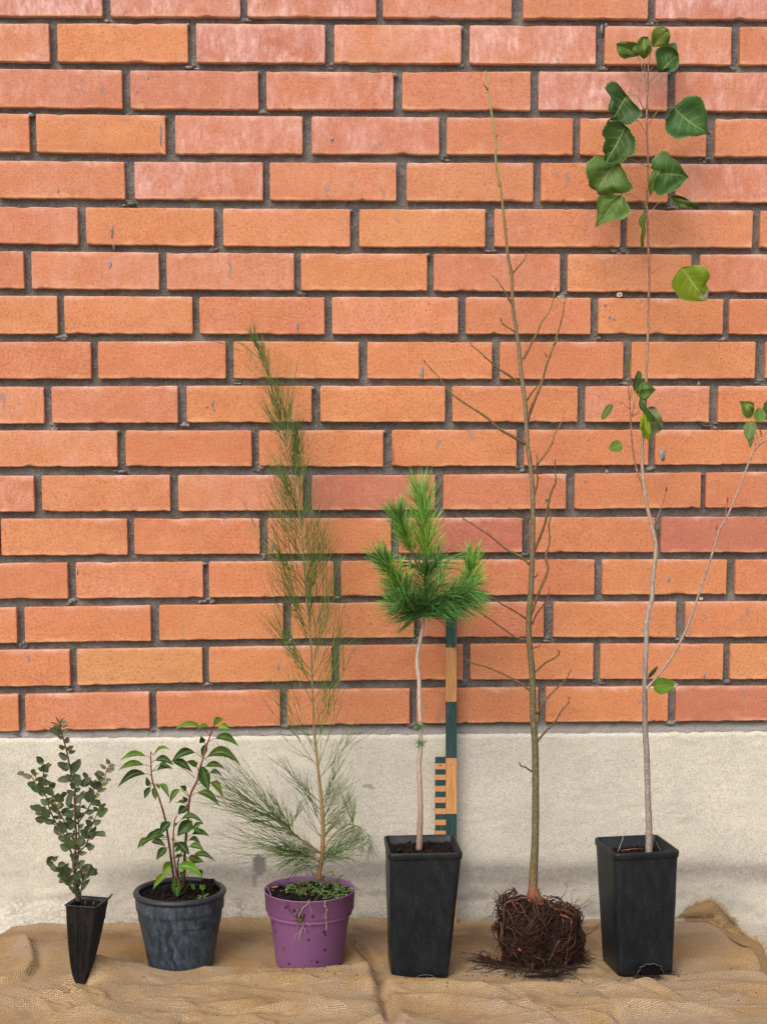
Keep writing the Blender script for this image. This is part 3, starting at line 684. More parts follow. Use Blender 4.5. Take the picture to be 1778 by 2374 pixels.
m=MB(); soil_disc(m,LX,LY,RR*.94,zt-.018,seed=1,amp=.007); crumbs(m,LX,LY,RR*.85,zt-.014,520,2); 
for k in range(26):   # the little heap at the back right
    q=random.Random(k); m.tube([Vector((LX+.044+q.uniform(-.010,.010),LY+.030+q.uniform(-.012,.012),zt-.016+q.uniform(0,.020)))+Vector((0,0,e)) for e in (-.004,0,.004)],[.002,.005,.001],6)
m.build('soil',SOIL,laurel)
# ---- potted tamarisk pot (purple)
tama=potted('potted_feathery_shrub','tall thin feathery green shrub in a purple plastic pot','potted plant',716,2240,-.215)
c=at(716.2,2060.7,-.215); RR3=108.2*2.524/F_PX; zt3=c.z; TX,TY=c.x,-.215; H3=zt3-ZB
zc=zt3-.0345; rb3=79*2.524/F_PX
m=MB()
pr=[(rb3*.7,ZB),(rb3*.985,ZB),(rb3,ZB+.002),(RR3*.882,zc-.0015),(RR3*.888,zc-.0008),(RR3*.945,zc+.0002),(RR3*.965,zc+.002),(RR3*.99,zt3-.001),(RR3*1.0,zt3-.0005),(RR3*1.0,zt3+.0006),(RR3*.992,zt3+.0012),(RR3*.982,zt3+.0006),(RR3*.975,zt3-.01),(RR3*.93,zt3-.04)]
lathe(m,TX,TY,pr,lean=(.012,0),wob=.003); m.build('pot',PURPLE,tama)
m=MB(); soil_disc(m,TX,TY,RR3*.955,zt3-.0125,seed=5); crumbs(m,TX,TY,RR3*.86,zt3-.009,520,8,chip=.3); m.build('soil',SOIL,tama)
def chip_mat(c): return mat_plain('dry_litter',c,.8,.2,ns=120)
LIT=mat_needle('dry_litter',.8)
m=MB(); q=random.Random(4)
for (px,py,l,a,cc) in [(638,2057,.010,.2,(.62,.36,.2)),(640,2066,.012,-.4,(.5,.2,.09)),(633,2064,.007,1.0,(.45,.18,.08)),(668,2062,.007,0,(.6,.5,.25)),(688,2062,.018,-.2,(.33,.2,.12)),(790,2056,.02,-.15,(.3,.22,.16)),(798,2068,.004,.3,(.5,.48,.42))]:
    p=atz(px,py,zt3-.008); d=Vector((math.cos(a),math.sin(a)*.6,.1))*l; m=MB(); m.tube([p-d,p-d*.3,p+d*.4,p+d],[.0008,.0016,.0014,.0005],5,col=cc); m.build('dry_chip',LIT,tama)
m=MB(); p=atz(617,2052,zt3+.001); p2=atz(629,2076,zt3+.002); m.tube([p,p.lerp(p2,.5),p2],[.0006,.0005,.0004],5,col=(.42,.33,.3))
m.build('dry_stalk',LIT,tama)
# ---- square deep pots
def square_pot(root,yc,rimc,halfpx,rot,basec,basehalf,mat,hole,soildrop):
    c=at(rimc[0],rimc[1],yc); s=(-CAM.y+yc)/F_PX; h=halfpx*s; hb=basehalf*s; b=at(basec,2262,yc); zt=c.z; ry=yc
    m=MB(); R=[]
    n=26
    for k in range(n+1):
        t=k/n; z=ZB+(zt-.012-ZB)*t; hh=hb+(h*.968-hb)*t; 
        if k==0: hh*=.985
        cx=b.x+(c.x-b.x)*t
        R.append([(x+.0006*noise.noise(Vector((x*20,z*20,1))),y+.0008*noise.noise(Vector((x*25,z*18,4))),z) for x,y,z in rsq(cx,yc,z,hh,hh,.009,rot)])
    R.insert(0,rsq(b.x,yc,ZB+.0005,hb*.9,hb*.9,.009,rot))
    if hole:
        # drainage arch moulded into the foot of the front wall
        c0,s0=math.cos(rot),math.sin(rot)
        for k in range(len(R)):
            for i,(x,y,z) in enumerate(R[k]):
                lx=(x-b.x)*c0+(y-yc)*s0; ly=-(x-b.x)*s0+(y-yc)*c0
                if ly<-hb*.8:
                    e=((lx-hole[0])/hole[1])**2+((z-ZB)/hole[2])**2
                    if e<1: ly+=.007*min(1,(1-e)*3); R[k][i]=(b.x+lx*c0-ly*s0,yc+lx*s0+ly*c0,z)
    R2=[rsq(c.x,yc,zt-.012,h*.968,h*.968,.009,rot),rsq(c.x,yc,zt-.0105,h*.995,h*.995,.009,rot),rsq(c.x,yc,zt-.002,h,h,.009,rot),rsq(c.x,yc,zt,h-.0008,h-.0008,.009,rot),rsq(c.x,yc,zt,h-.003,h-.003,.008,rot),rsq(c.x,yc,zt-.001,h-.0038,h-.0038,.008,rot),rsq(c.x,yc,zt-.010,h-.0045,h-.0045,.008,rot),rsq(c.x,yc,zt-.011,h-.0075,h-.0075,.007,rot),rsq(c.x,yc,zt-.075,h-.012,h-.012,.007,rot)]
    m.loft(R); pot=m.build('pot',mat,root)
    m=MB(); m.loft(R2); m.build('rim',mat,pot)
    m=MB(); soil_disc(m,c.x,yc,0,zt-soildrop,sqr=(h-.008,rot),seed=9,amp=.006); crumbs(m,c.x,yc,h*.8,zt-soildrop+.003,420,int(px_seed:=rimc[0]),chip=.3); m.build('soil',SOIL,root)
    return c,zt,h,b,hb
pine=potted('potted_pine_sapling','young pine with long needles in a black square pot, before the measuring rod','potted plant',970,2240,-.26)
PINE=square_pot(pine,-.26,(979,1956.5),86.5,math.radians(2),968.5,67,BLACKP,(.003,.016,.008),.014)
poplar=potted('potted_poplar_sapling','tallest sapling, with broad green heart-shaped leaves, in a black square pot at the right','potted plant',1487,2240,-.26)
POP=square_pot(poplar,-.26,(1474.5,1956.5),80.5,math.radians(8),1476,67.5,BLACKP,(.004,.024,.017),.022)
def hole_on_front(root,info,yc,rot,lx,w,h,name='drainage_hole_shade'):
    c,zt,hh,b,hb=info; cr,sr=math.cos(rot),math.sin(rot); m1=MB(); m2=MB(); arch=[]
    def pt(x,z,out):
        t=(z-ZB)/(zt-.012-ZB); q=hb+(hh*.968-hb)*t; bx=b.x+(c.x-b.x)*t; ly=-(q+out); return Vector((bx+x*cr-ly*sr,yc+x*sr+ly*cr,z))
    n=20; up=[(lx+w*math.cos(math.pi*k/n)*(1+.12*math.sin(k*2.1)),ZB+.001+h*(math.sin(math.pi*k/n)**.7)*(1+.06*math.sin(k*1.7))) for k in range(n+1)]
    L=m1.loft([[pt(x,ZB+.0005,.0009) for x,z in up],[pt(x,z,.0009) for x,z in up]],closed=False)
    o1=m1.build(name,HOLE,root)
    m2.tube([pt(x,z,.0006) for x,z in up],.0009,6,col=(1,1,1)); m2.build('torn_edge',DUSTY,o1)
HOLE=mat_plain('painted_hole_shade',(.006,.005,.005),.9,.1); DUSTY=mat_plain('dusty_plastic_edge',(.10,.105,.10),.7,.3,ns=300,amt=.8)  # black face on the wall paints the unlit inside of the hole
hole_on_front(poplar,POP,-.26,math.radians(8),.006,.021,.019)
hole_on_front(pine,PINE,-.26,math.radians(2),.008,.014,.006)
m=MB()
for (px,py) in ((1410,2006),(1431,2043),(1433,2102),(1414,2060),(1414,2165),(1401,2130),(1415,2205),(1417,2010)):
    p=at(px,py,-.262); m.box((p.x-.0012,p.y-.05,p.z-.004),(p.x+.0012,p.y-.049,p.z+.004))
# ---- shrub cell pot
shrub=potted('potted_small_leaved_shrub','small grey-green shrub with tiny oval leaves in a narrow ribbed black pot','potted plant',188,2270,-.315)
yc1=-.315; tc=at(203,2093,yc1); bc=at(188,2283,yc1); s1=(2.739-.27)/F_PX; rot1=math.radians(-16); h1=38*s1
m=MB(); R=[]; n=30; zt1=tc.z
for k in range(n+1):
    t=k/n; z=bc.z+(zt1-bc.z)*t; hh=h1*(.10+.90*t**.5) if t>0 else h1*.10
    x=bc.x+(tc.x-bc.x)*t
    R.append(rsq(x,yc1,z,hh,hh,.004*(.3+.7*t),rot1,4,ribs=1e-6+.0055*min(1,(1-t)*8)*min(1,t*5)*(.4+.6*t)))
rr=lambda z,hh,rad=.004: rsq(tc.x,yc1,z,hh,hh,rad,rot1,4,ribs=.00001)
R+= [rr(zt1+.001,h1*1.05),rr(zt1+.0025,h1*1.06),rr(zt1+.0025,h1*.98),rr(zt1-.004,h1*.93),rr(zt1-.03,h1*.85)]
# corner of the rim is torn and bent up at the right
R=[[(x,y,z+0*max(0,min(1,(z-zt1+.004)/.004))*max(0,((x-tc.x)*math.cos(rot1)+(y-yc1)*math.sin(rot1)+( -(x-tc.x)*math.sin(rot1)+(y-yc1)*math.cos(rot1)))/h1-1.5)*2) for x,y,z in r_] for r_ in R]
tcx,tcy=R[n+3][0][0],R[n+3][0][1]
m.tube([Vector((tcx-.004,tcy-.004,zt1+.001)),Vector((tcx+.003,tcy,zt1+.004)),Vector((tcx+.008,tcy+.002,zt1+.010))],[.0016,.0018,.0008],6)
L=m.loft(R); m.face(L[0][::-1]); CELL=mat_pot('glossy_black_plastic',(.008,.008,.009),(.07,.075,.08),.3,70,.3); m.build('pot',CELL,shrub)
m=MB(); soil_disc(m,tc.x,yc1,0,zt1-.011,sqr=(h1*.86,rot1),seed=3,amp=.003); m.build('soil',SOIL,shrub)

# ================================================================== LEAVES AND STEMS
def P3(pts,y0,y1=None,sc=None,org=(0,0)):
    """photo points -> world, depth going from y0 at the first point to y1 at the last"""
    out=[]; n=len(pts)
    for i,(a,b) in enumerate(pts):
        if sc: a=org[0]+a/sc; b=org[1]+b/sc
        y=y0 if y1 is None else y0+(y1-y0)*i/max(1,n-1); out.append(at(a,b,y))
    return out
def stem(mb,W,r0,r1,n=None,sides=8,c0=(.2,.1,.05),c1=None,knob=.0,seed=0):
    n=n or len(W)*5; S=spline(W,n); c1=c1 or c0; q=random.Random(seed)
    rad=[(r0+(r1-r0)*i/n)*(1+knob*max(0,noise.noise(Vector((i*.55,seed,0))))*2) for i in range(n+1)]
    mb.tube(S,rad,sides,cols=[tuple(c0[k]+(c1[k]-c0[k])*i/n for k in range(3)) for i in range(n+1)]); return S
def w_laurel(t): return (math.sin(math.pi*min(1,t**.82))**.95)*(1-.30*t**3)
def w_oval(t): return math.sin(math.pi*t**.75)**.55 if 0<t<1 else 0
def w_pop(t):
    if t<.30: return .30+.70*math.sin(math.pi/2*(t/.30))**.75
    u=(t-.30)/.70; return (1-u**1.7)*.95+.05*(1-u) if u<.78 else max(0,((1-.78**1.7)*.95+.011)*((1-u)/.22)**1.3)
def leaf(mb,a,b,width,wf=w_laurel,n=10,nc=4,bow=0.0,fold=.25,nrm=None,twist=0.,col=(1,1,1),wave=0.,serr=0.,seed=0,curl=0.,asym=0.,droop=0.):
    """blade from a to b; bow lifts the middle upwards, fold closes the halves, twist turns it edge-on"""
    a=Vector(a); b=Vector(b); ax=b-a; L=ax.length; t_=ax.normalized(); N=Vector(nrm or (0,-1,.25)); N=(N-t_*N.dot(t_))
    if N.length<.05: N=t_.orthogonal()
    N.normalize(); side=t_.cross(N)
    if twist: Rm=Matrix.Rotation(twist,3,t_); N=Rm@N; side=Rm@side
    up=Vector((0,0,1)); rows=[]
    for i in range(n+1):
        t=i/n; c=a+ax*t+up*bow*L*4*t*(1-t)*.5+N*droop*L*math.sin(math.pi*t)-N*curl*L*t*t
        w=max(.02 if 0<i<n else .0,wf(t))*width/2; row=[]
        for j in range(-nc,nc+1):
            u=j/nc; k=1+(asym*u)
            ed=1+ (serr*(abs(u)>.99)*(1 if i%2 else -1))
            d=side*(u*w*k*ed)*math.cos(fold*abs(u))+N*(abs(u)*w*math.sin(fold))
            d+=N*(wave*L*noise.noise(Vector((t*3.1+seed,u*1.7,seed*1.3))))*(abs(u)*.8+.2)
            if serr: d+=t_*(-.25*w*abs(u)*(1 if t<.3 else 0)*(1-t/.3 if t<.3 else 0))
            row.append(mb.vert(c+d,((u+1)/2,t),col))
        rows.append(row)
    for r0,r1 in zip(rows,rows[1:]):
        for j in range(2*nc): mb.face((r0[j],r0[j+1],r1[j+1],r1[j]))
# ---- laurel
LEAF1=mat_leaf('glossy_laurel_leaf',(.058,.130,.012),(.022,.070,.012),(.16,.25,.05),.36,.4,back=(.13,.22,.045),nv=9,edge=(.10,.20,.03))
BARKR=mat_bark('reddish_stem_bark',.45)
S=4.7063; O=(260,1640)
def lw(pts,y0=-.215,y1=None): return P3(pts,y0,y1,S,O)
m=MB()
stem(m,lw([(695,1990),(665,1800),(640,1600),(610,1400),(585,1240),(550,1100),(500,950),(450,830),(430,700),(425,560),(425,480)],-.212,-.225),.0023,.0009,c0=(.045,.022,.015),c1=(.24,.075,.045),knob=.15)
stem(m,lw([(770,1990),(790,1830),(795,1600),(810,1400),(830,1200),(840,1050),(870,920),(930,800),(955,680),(990,570),(1040,400),(1080,280),(1095,200)],-.205,-.235),.0026,.0010,c0=(.08,.035,.02),c1=(.27,.075,.045),knob=.15,seed=3)
stem(m,lw([(700,1960),(705,1830),(675,1600),(670,1400),(685,1230),(715,1180)],-.235,-.24),.0018,.0008,c0=(.05,.02,.015),c1=(.22,.07,.04))
stem(m,lw([(735,1960),(720,1700),(770,1560)],-.20,-.2),.0016,.001,c0=(.05,.02,.015))
# (base, tip, width px, twist, light?)
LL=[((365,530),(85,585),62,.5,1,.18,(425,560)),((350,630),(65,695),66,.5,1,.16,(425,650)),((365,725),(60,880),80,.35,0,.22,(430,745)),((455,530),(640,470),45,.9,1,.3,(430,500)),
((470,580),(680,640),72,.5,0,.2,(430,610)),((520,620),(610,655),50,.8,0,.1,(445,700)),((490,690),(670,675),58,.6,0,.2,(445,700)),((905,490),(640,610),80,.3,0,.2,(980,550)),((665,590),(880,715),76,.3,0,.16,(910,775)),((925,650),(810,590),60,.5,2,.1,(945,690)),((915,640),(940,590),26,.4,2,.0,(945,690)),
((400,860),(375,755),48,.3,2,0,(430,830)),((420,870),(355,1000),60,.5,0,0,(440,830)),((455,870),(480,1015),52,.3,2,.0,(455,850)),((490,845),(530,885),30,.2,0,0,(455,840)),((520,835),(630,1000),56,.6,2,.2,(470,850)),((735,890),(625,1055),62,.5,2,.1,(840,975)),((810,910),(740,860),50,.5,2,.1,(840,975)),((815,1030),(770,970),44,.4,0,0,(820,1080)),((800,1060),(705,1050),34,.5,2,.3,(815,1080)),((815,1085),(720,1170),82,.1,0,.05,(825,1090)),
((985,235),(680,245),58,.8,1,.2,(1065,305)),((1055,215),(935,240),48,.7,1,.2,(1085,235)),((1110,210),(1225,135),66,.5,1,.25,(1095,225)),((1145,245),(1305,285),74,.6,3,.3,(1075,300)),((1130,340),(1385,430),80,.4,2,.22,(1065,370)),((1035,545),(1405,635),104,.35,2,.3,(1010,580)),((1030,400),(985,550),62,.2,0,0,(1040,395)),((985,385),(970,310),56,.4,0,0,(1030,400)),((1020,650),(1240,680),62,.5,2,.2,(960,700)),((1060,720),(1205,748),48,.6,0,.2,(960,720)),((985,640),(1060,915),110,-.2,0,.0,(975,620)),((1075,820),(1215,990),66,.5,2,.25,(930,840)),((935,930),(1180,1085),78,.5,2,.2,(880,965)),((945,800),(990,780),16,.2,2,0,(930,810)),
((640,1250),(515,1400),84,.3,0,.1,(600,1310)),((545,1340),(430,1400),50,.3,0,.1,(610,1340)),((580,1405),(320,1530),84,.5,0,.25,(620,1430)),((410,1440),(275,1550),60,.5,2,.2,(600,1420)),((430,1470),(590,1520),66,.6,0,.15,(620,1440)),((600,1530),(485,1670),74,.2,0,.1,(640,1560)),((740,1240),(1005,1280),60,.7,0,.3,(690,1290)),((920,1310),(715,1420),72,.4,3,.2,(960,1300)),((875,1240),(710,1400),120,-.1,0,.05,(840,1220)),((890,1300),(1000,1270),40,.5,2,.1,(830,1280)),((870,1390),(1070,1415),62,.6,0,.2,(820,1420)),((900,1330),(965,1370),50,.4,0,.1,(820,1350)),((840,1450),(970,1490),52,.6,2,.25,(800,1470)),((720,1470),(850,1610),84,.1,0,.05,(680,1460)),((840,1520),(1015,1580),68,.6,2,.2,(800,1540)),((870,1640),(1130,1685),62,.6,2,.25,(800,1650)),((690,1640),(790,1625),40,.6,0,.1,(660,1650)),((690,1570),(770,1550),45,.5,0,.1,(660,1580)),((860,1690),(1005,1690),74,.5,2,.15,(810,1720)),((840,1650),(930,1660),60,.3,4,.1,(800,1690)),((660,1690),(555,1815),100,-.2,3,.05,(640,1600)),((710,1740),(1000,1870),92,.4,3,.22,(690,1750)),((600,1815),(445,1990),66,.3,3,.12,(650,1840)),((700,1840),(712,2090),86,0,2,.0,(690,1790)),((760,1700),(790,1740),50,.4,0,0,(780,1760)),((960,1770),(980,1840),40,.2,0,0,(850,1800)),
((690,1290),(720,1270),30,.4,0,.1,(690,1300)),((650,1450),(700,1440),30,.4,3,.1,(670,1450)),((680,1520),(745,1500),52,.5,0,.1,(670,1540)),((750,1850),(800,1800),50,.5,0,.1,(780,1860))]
COLS=[(.60,.72,.7),(2.2,1.9,1.0),(1.5,1.3,.9),(3.0,2.6,1.2),(1.2,.5,.5)]  # leaf tints; dark and pale ones paint in shade and highlights
r4=random.Random(11)
for k,(a,b,wd,tw,ci,bow,st) in enumerate(LL):
    y=-.215+r4.uniform(-.03,.02); A,B,Q=P3([a],y,None,S,O)[0],P3([b],y-.008,None,S,O)[0],P3([st],-.215-.01*(st[1]<1100),None,S,O)[0]
    stem(m,[Q,Q.lerp(A,.5)+Vector((0,0,.0015)),A],.0007,.0005,4,5,(.26,.09,.05),(.20,.13,.05))
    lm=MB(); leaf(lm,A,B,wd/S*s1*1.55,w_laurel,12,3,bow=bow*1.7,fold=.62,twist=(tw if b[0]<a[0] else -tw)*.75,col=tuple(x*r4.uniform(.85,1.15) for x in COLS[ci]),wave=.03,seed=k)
    lm.build('leaf',LEAF1,laurel)
m.build('stem',BARKR,laurel)
wd_=MB()
for (a,b,wd) in [((870,1920),(900,1990),40),((1000,1990),(960,1930),50),((1000,1990),(1005,1930),40),((990,2060),(1060,2030),20),((990,2060),(930,2050),20),((980,2070),(925,2080),20),((990,2065),(1040,2075),20)]:
    A,B=P3([a,b],-.24,None,S,O); leaf(wd_,A,B,wd/S*s1,w_oval,6,2,fold=.2,col=(1.5,1.3,1.3))
A=P3([(1000,2080),(990,1990)],-.24,None,S,O); wd_.tube(A,.0005,5,col=(1.3,1.2,1)); 
A=P3([(740,2060),(800,1990),(850,1900),(820,1830)],-.24,None,S,O); wd_.tube(spline(A,12),.0006,5,col=(1.1,.8,.7))
wd_.build('seedling',LEAF1,laurel)
# ---- small-leaved shrub
LEAF2=mat_leaf('matt_grey_green_leaf',(.100,.135,.060),(.055,.085,.042),(.19,.22,.13),.5,.4,back=(.17,.17,.11),nv=5,edge=(.13,.15,.08))
BARKB=mat_bark('brown_twig_bark',.4)
S2=6.32; O2=(40,1650); m=MB(); fo=MB(); r5=random.Random(21)
ST=[([(900,2780),(868,2640),(850,2400),(830,2200),(870,1950),(860,1700),(850,1400),(850,1200),(845,1080),(790,880),(740,620),(690,430),(640,260),(625,150)],.0027,.0009,1),
([(905,2780),(900,2600),(850,2450),(880,2250),(905,2050),(910,1750),(900,1550),(930,1330),(920,1250)],.0020,.0009,2),
([(830,2150),(700,1820),(570,1620),(490,1450),(440,1270),(400,1180),(380,1000),(400,850),(395,760)],.0014,.0008,1),
([(400,1180),(290,1080),(200,930),(80,905)],.0009,.0006,2),([(570,1660),(450,1600),(380,1530),(260,1420)],.0009,.0006,0),
([(850,2000),(740,1780),(690,1600),(620,1470),(570,1350),(480,1150),(470,1010)],.0011,.0006,0),([(690,1600),(600,1440),(560,1360)],.0008,.0006,2),
([(870,2080),(1010,1960),(1060,1800),(1100,1650),(1160,1530),(1200,1430),(1220,1330)],.0012,.0007,0),
([(890,1640),(1040,1430),(1120,1280),(1200,1150),(1280,1020),(1310,870),(1380,750)],.0012,.0007,2),
([(1075,1200),(1150,1120),(1200,1000)],.0007,.0005,0),([(845,1120),(930,1060),(1060,980)],.0007,.0005,0),([(1060,1830),(1120,1800),(1210,1790)],.0006,.0004,0),
([(870,2700),(840,2560),(790,2450),(700,2380),(580,2280),(500,2180)],.0012,.0007,0),([(930,2700),(960,2500),(990,2350),(1060,2400),(1120,2290)],.0011,.0007,0),([(930,2680),(960,2480),(930,2300),(880,2150)],.0014,.0008,0),([(840,2560),(760,2360),(680,2280)],.0008,.0005,0)]
for k,(pts,a,b,mode) in enumerate(ST):
    yy=-.315+r5.uniform(-.018,.018); W_=P3(pts,-.315,yy,S2,O2); c1=(.20,.15,.09) if mode==2 else (.10,.06,.04)
    SS=stem(m,W_,a,b,len(pts)*5,7,(.075,.048,.032),c1,knob=.1,seed=k)
    # leaves alternate along the upper part of each stem
    Ltot=sum((SS[i+1]-SS[i]).length for i in range(len(SS)-1)); acc=0; nxt=Ltot*(.45 if k in(0,) else .42 if k==1 else .12); sgn=1
    for i in range(len(SS)-1):
        d=SS[i+1]-SS[i]; acc+=d.length
        if acc>=nxt:
            nxt=acc+r5.uniform(.0042,.0075)*(1.15 if k==0 and SS[i].z>at(170,1780,-.315).z else .85); sgn=-sgn; t=acc/Ltot; near=t>.88
            for rep in range(1 if not near else 2):
                dd=d.normalized(); out=Vector((sgn*r5.uniform(.5,1.1),r5.uniform(-.9,.5),r5.uniform(-.1,.35))).normalized(); v=(out+dd*r5.uniform(.2,.8)).normalized()
                ln=r5.uniform(.010,.0175)*(.75 if near else 1); A=SS[i]; B=A+v*(.002+ln)
                yng=(mode==2 and t>.45) or (mode==1 and t>.9)
                col=tuple(x*r5.uniform(.75,1.2) for x in ((2.2,1.75,1.7) if yng else (1,1,1)))
                leaf(fo,A+v*.0018,B,ln*r5.uniform(.60,.90)*(.7 if yng else 1),w_oval,6,2,bow=r5.uniform(-.1,.15),fold=r5.uniform(.1,.5),nrm=(r5.uniform(-.7,.7),-1,r5.uniform(-.2,.9)),twist=r5.uniform(-.5,.5),col=col,curl=r5.uniform(-.1,.25),seed=k+i)
                m.tube([A,A+v*.002],.0004,4,col=(.14,.12,.06))
EX=[((760,850),(590,750),95),((800,870),(945,740),120),((850,830),(935,690),75),((780,990),(590,1010),95),((930,1080),(1095,970),80),((400,880),(440,770),110),((380,760),(290,650),75),((250,940),(265,845),100),((480,1230),(500,1100),120),((640,1330),(600,1190),120),((700,1250),(660,1180),90),((740,1400),(810,1170),85),((370,1440),(210,1400),100),((440,1560),(400,1430),115),((1130,1300),(1000,1170),110),((1180,1380),(1215,1290),95),((1190,1520),(1340,1430),110),((1100,1680),(1010,1580),75),((740,1720),(850,1610),95),((720,1720),(620,1590),95),((1030,2000),(1145,1970),85),((830,2000),(700,1850),120),((880,1980),(1000,1830),95),((650,330),(475,250),95),((690,620),(640,590),60),((740,570),(830,500),60),((690,520),(610,495),30),((1250,950),(1130,910),85),((1150,1110),(1080,1060),75),((1240,1090),(1130,1030),80),((500,2180),(450,2130),110),((640,2330),(560,2290),60),((720,2420),(700,2250),140),((760,2440),(640,2420),100),((860,2450),(930,2350),110),((1060,2400),(1130,2280),85),((620,2470),(700,2500),60),((900,2260),(1000,2180),70)]
for k,(a,b,wd) in enumerate(EX):
    A,B=P3([a],-.320,None,S2,O2)[0],P3([b],-.330,None,S2,O2)[0]
    leaf(fo,A,B,wd/S2*s1*1.25,w_oval,8,3,bow=.05,fold=.25,nrm=(r5.uniform(-.4,.4),-1,r5.uniform(0,.6)),col=tuple(r5.uniform(.8,1.25) for _ in range(1))*3,seed=k,wave=.03)
for k in range(12):
    A=P3([(625+r5.uniform(-20,40),200+r5.uniform(-40,60))],-.320,None,S2,O2)[0]; t=-1.3+2.6*k/11; B=A+Vector((math.sin(t)*.9,r5.uniform(-.4,.2),math.cos(t)*.8))*r5.uniform(.010,.019)
    leaf(fo,A,B,.0035,w_oval,6,2,fold=.4,col=(2.0,1.6,1.4),nrm=(r5.uniform(-.6,.6),-1,.3))
m.build('stem',BARKB,shrub); fo.build('foliage',LEAF2,shrub)
m=MB(); 
for pts in ([(0,0),(-14,2),(-15,14),(-8,18),(2,18)],):
    q0=(155,2110); m.tube(spline([at(q0[0]+a,q0[1]+b,-.320) for a,b in pts],14),.0003,4,col=(.12,.09,.06))
m.build('stray_root',BARKB,shrub)
# ================================================================== POPLAR
BARKG=mat_bark('grey_poplar_bark',.55,260,(.62,.58,.52),.8)
LEAFP=mat_leaf('poplar_leaf',(.066,.140,.026),(.042,.100,.020),(.24,.33,.11),.50,.3,back=(.12,.19,.07),nv=6,edge=(.22,.34,.10))
LEAFD=mat_leaf('poplar_leaf_dry_corner',(.060,.135,.024),(.050,.115,.020),(.34,.42,.14),.5,.3,back=(.14,.19,.07),nv=6,edge=(.30,.36,.08),dry=True)
def yp(py,y0=-.26,y1=-.035,a=1970,b=100): t=(a-py)/(a-b); return y0+(y1-y0)*t
def PP(pts,dy=0,**k): return [at(a,b,yp(b,**k)+dy) for a,b in pts]
TR=[(1503.6,1985),(1503.6,1915),(1501,1845),(1498.7,1757),(1495,1687),(1494.5,1635),(1493.8,1586),(1497,1505),(1499,1441),(1504,1410),(1510.5,1387),(1512.7,1342),(1519.5,1283),(1518,1250),(1510.5,1220),(1499,1170),(1489,1098),(1488,1034),(1494.7,953),(1497,881),(1500.5,790),(1502.8,700),(1504,633),(1501,538),(1498,459),(1502,396),(1499.4,316),(1498.8,253),(1501,190),(1502.6,149)]
def var_stem(mb,W,rads,cols,n=160,knob=.12,seed=1,sides=10):
    S_=spline(W,n); k=len(rads)-1; R_=[];C_=[]
    for i in range(n+1):
        t=i/n*k; j=min(int(t),k-1); u=t-j
        R_.append((rads[j]+(rads[j+1]-rads[j])*u)*(1+knob*noise.noise(Vector((i*.7,seed,0)))+knob*.8*(1 if noise.noise(Vector((i*1.9,seed,3)))>.42 else 0)))
        t=i/n*(len(cols)-1); j=min(int(t),len(cols)-2); u=t-j; C_.append(tuple(cols[j][q]+(cols[j+1][q]-cols[j][q])*u for q in range(3)))
    mb.tube(S_,R_,sides,cols=C_); return S_
sp=(2.739-.2)/F_PX
m=MB()
var_stem(m,PP(TR),[x*sp for x in (8.6,7.2,6.8,6.2,5.4,5.3,5.2,5,4.6,4,3.6,3.2,3.0,2.8,2.5,2.2,1.6)],[(.30,.24,.20),(.27,.22,.20),(.20,.16,.15),(.34,.30,.27),(.36,.29,.24),(.36,.26,.20),(.40,.28,.20),(.38,.25,.17),(.28,.13,.09),(.22,.09,.07),(.23,.11,.07),(.20,.15,.06)],n=330,seed=4)
var_stem(m,PP([(1493.8,1140),(1474,1084),(1466.6,1043),(1463,1007),(1459.9,948),(1458.5,926),(1455.5,885)]),[x*sp for x in (3,2.3,2,1.8,1.2)],[(.30,.15,.08),(.30,.12,.06),(.25,.12,.06)],60)
var_stem(m,PP([(1459,930),(1463,905),(1467,890)]),[sp*1.2,sp*.8],[(.28,.12,.06)]*2,10)
RBX=[(1499,1600),(1501.4,1593),(1530.8,1559),(1562.5,1513.7),(1589.6,1459.5),(1610,1405),(1630.3,1342),(1650.6,1283),(1666.5,1229),(1686.8,1192.8),(1711.7,1134),(1734,1075),(1752,1039),(1766,1014),(1778,998),(1800,975),(1815,940)]
RB=var_stem(m,PP(RBX,-.02),[x*sp for x in (3.4,3.2,3,2.8,2.5,2.3,2,1.8,1.5)],[(.34,.27,.22),(.34,.26,.21),(.34,.24,.20),(.40,.26,.22),(.42,.27,.2),(.35,.24,.13)],150)
for pts,r in [([(1467,1041),(1476,1048),(1486,1054)],.9),([(1676,1218),(1680,1195),(1685,1165)],1.4),([(1657,1255),(1659,1240),(1660,1228)],1.1),([(1517,1213),(1533,1175),(1543,1140)],1.3),([(1503,1590),(1506,1578),(1501,1570)],.8),([(1755,1036),(1766,1028),(1785,1018)],1.3)]:
    stem(m,PP(pts,-.01),r*sp,r*sp*.7,8,6,(.34,.18,.10),(.33,.12,.07))
    if r>1: 
        e=PP([pts[-1],(pts[-1][0]+1.5,pts[-1][1]-14)],-.01); m.tube([e[0],e[0].lerp(e[1],.35),e[0].lerp(e[1],.7),e[1]],[r*sp*.9,r*sp*1.7,r*sp*1.1,.0002],7,col=(.20,.05,.03))
for i in range(16,160,9):   # buds along the leader
    pass
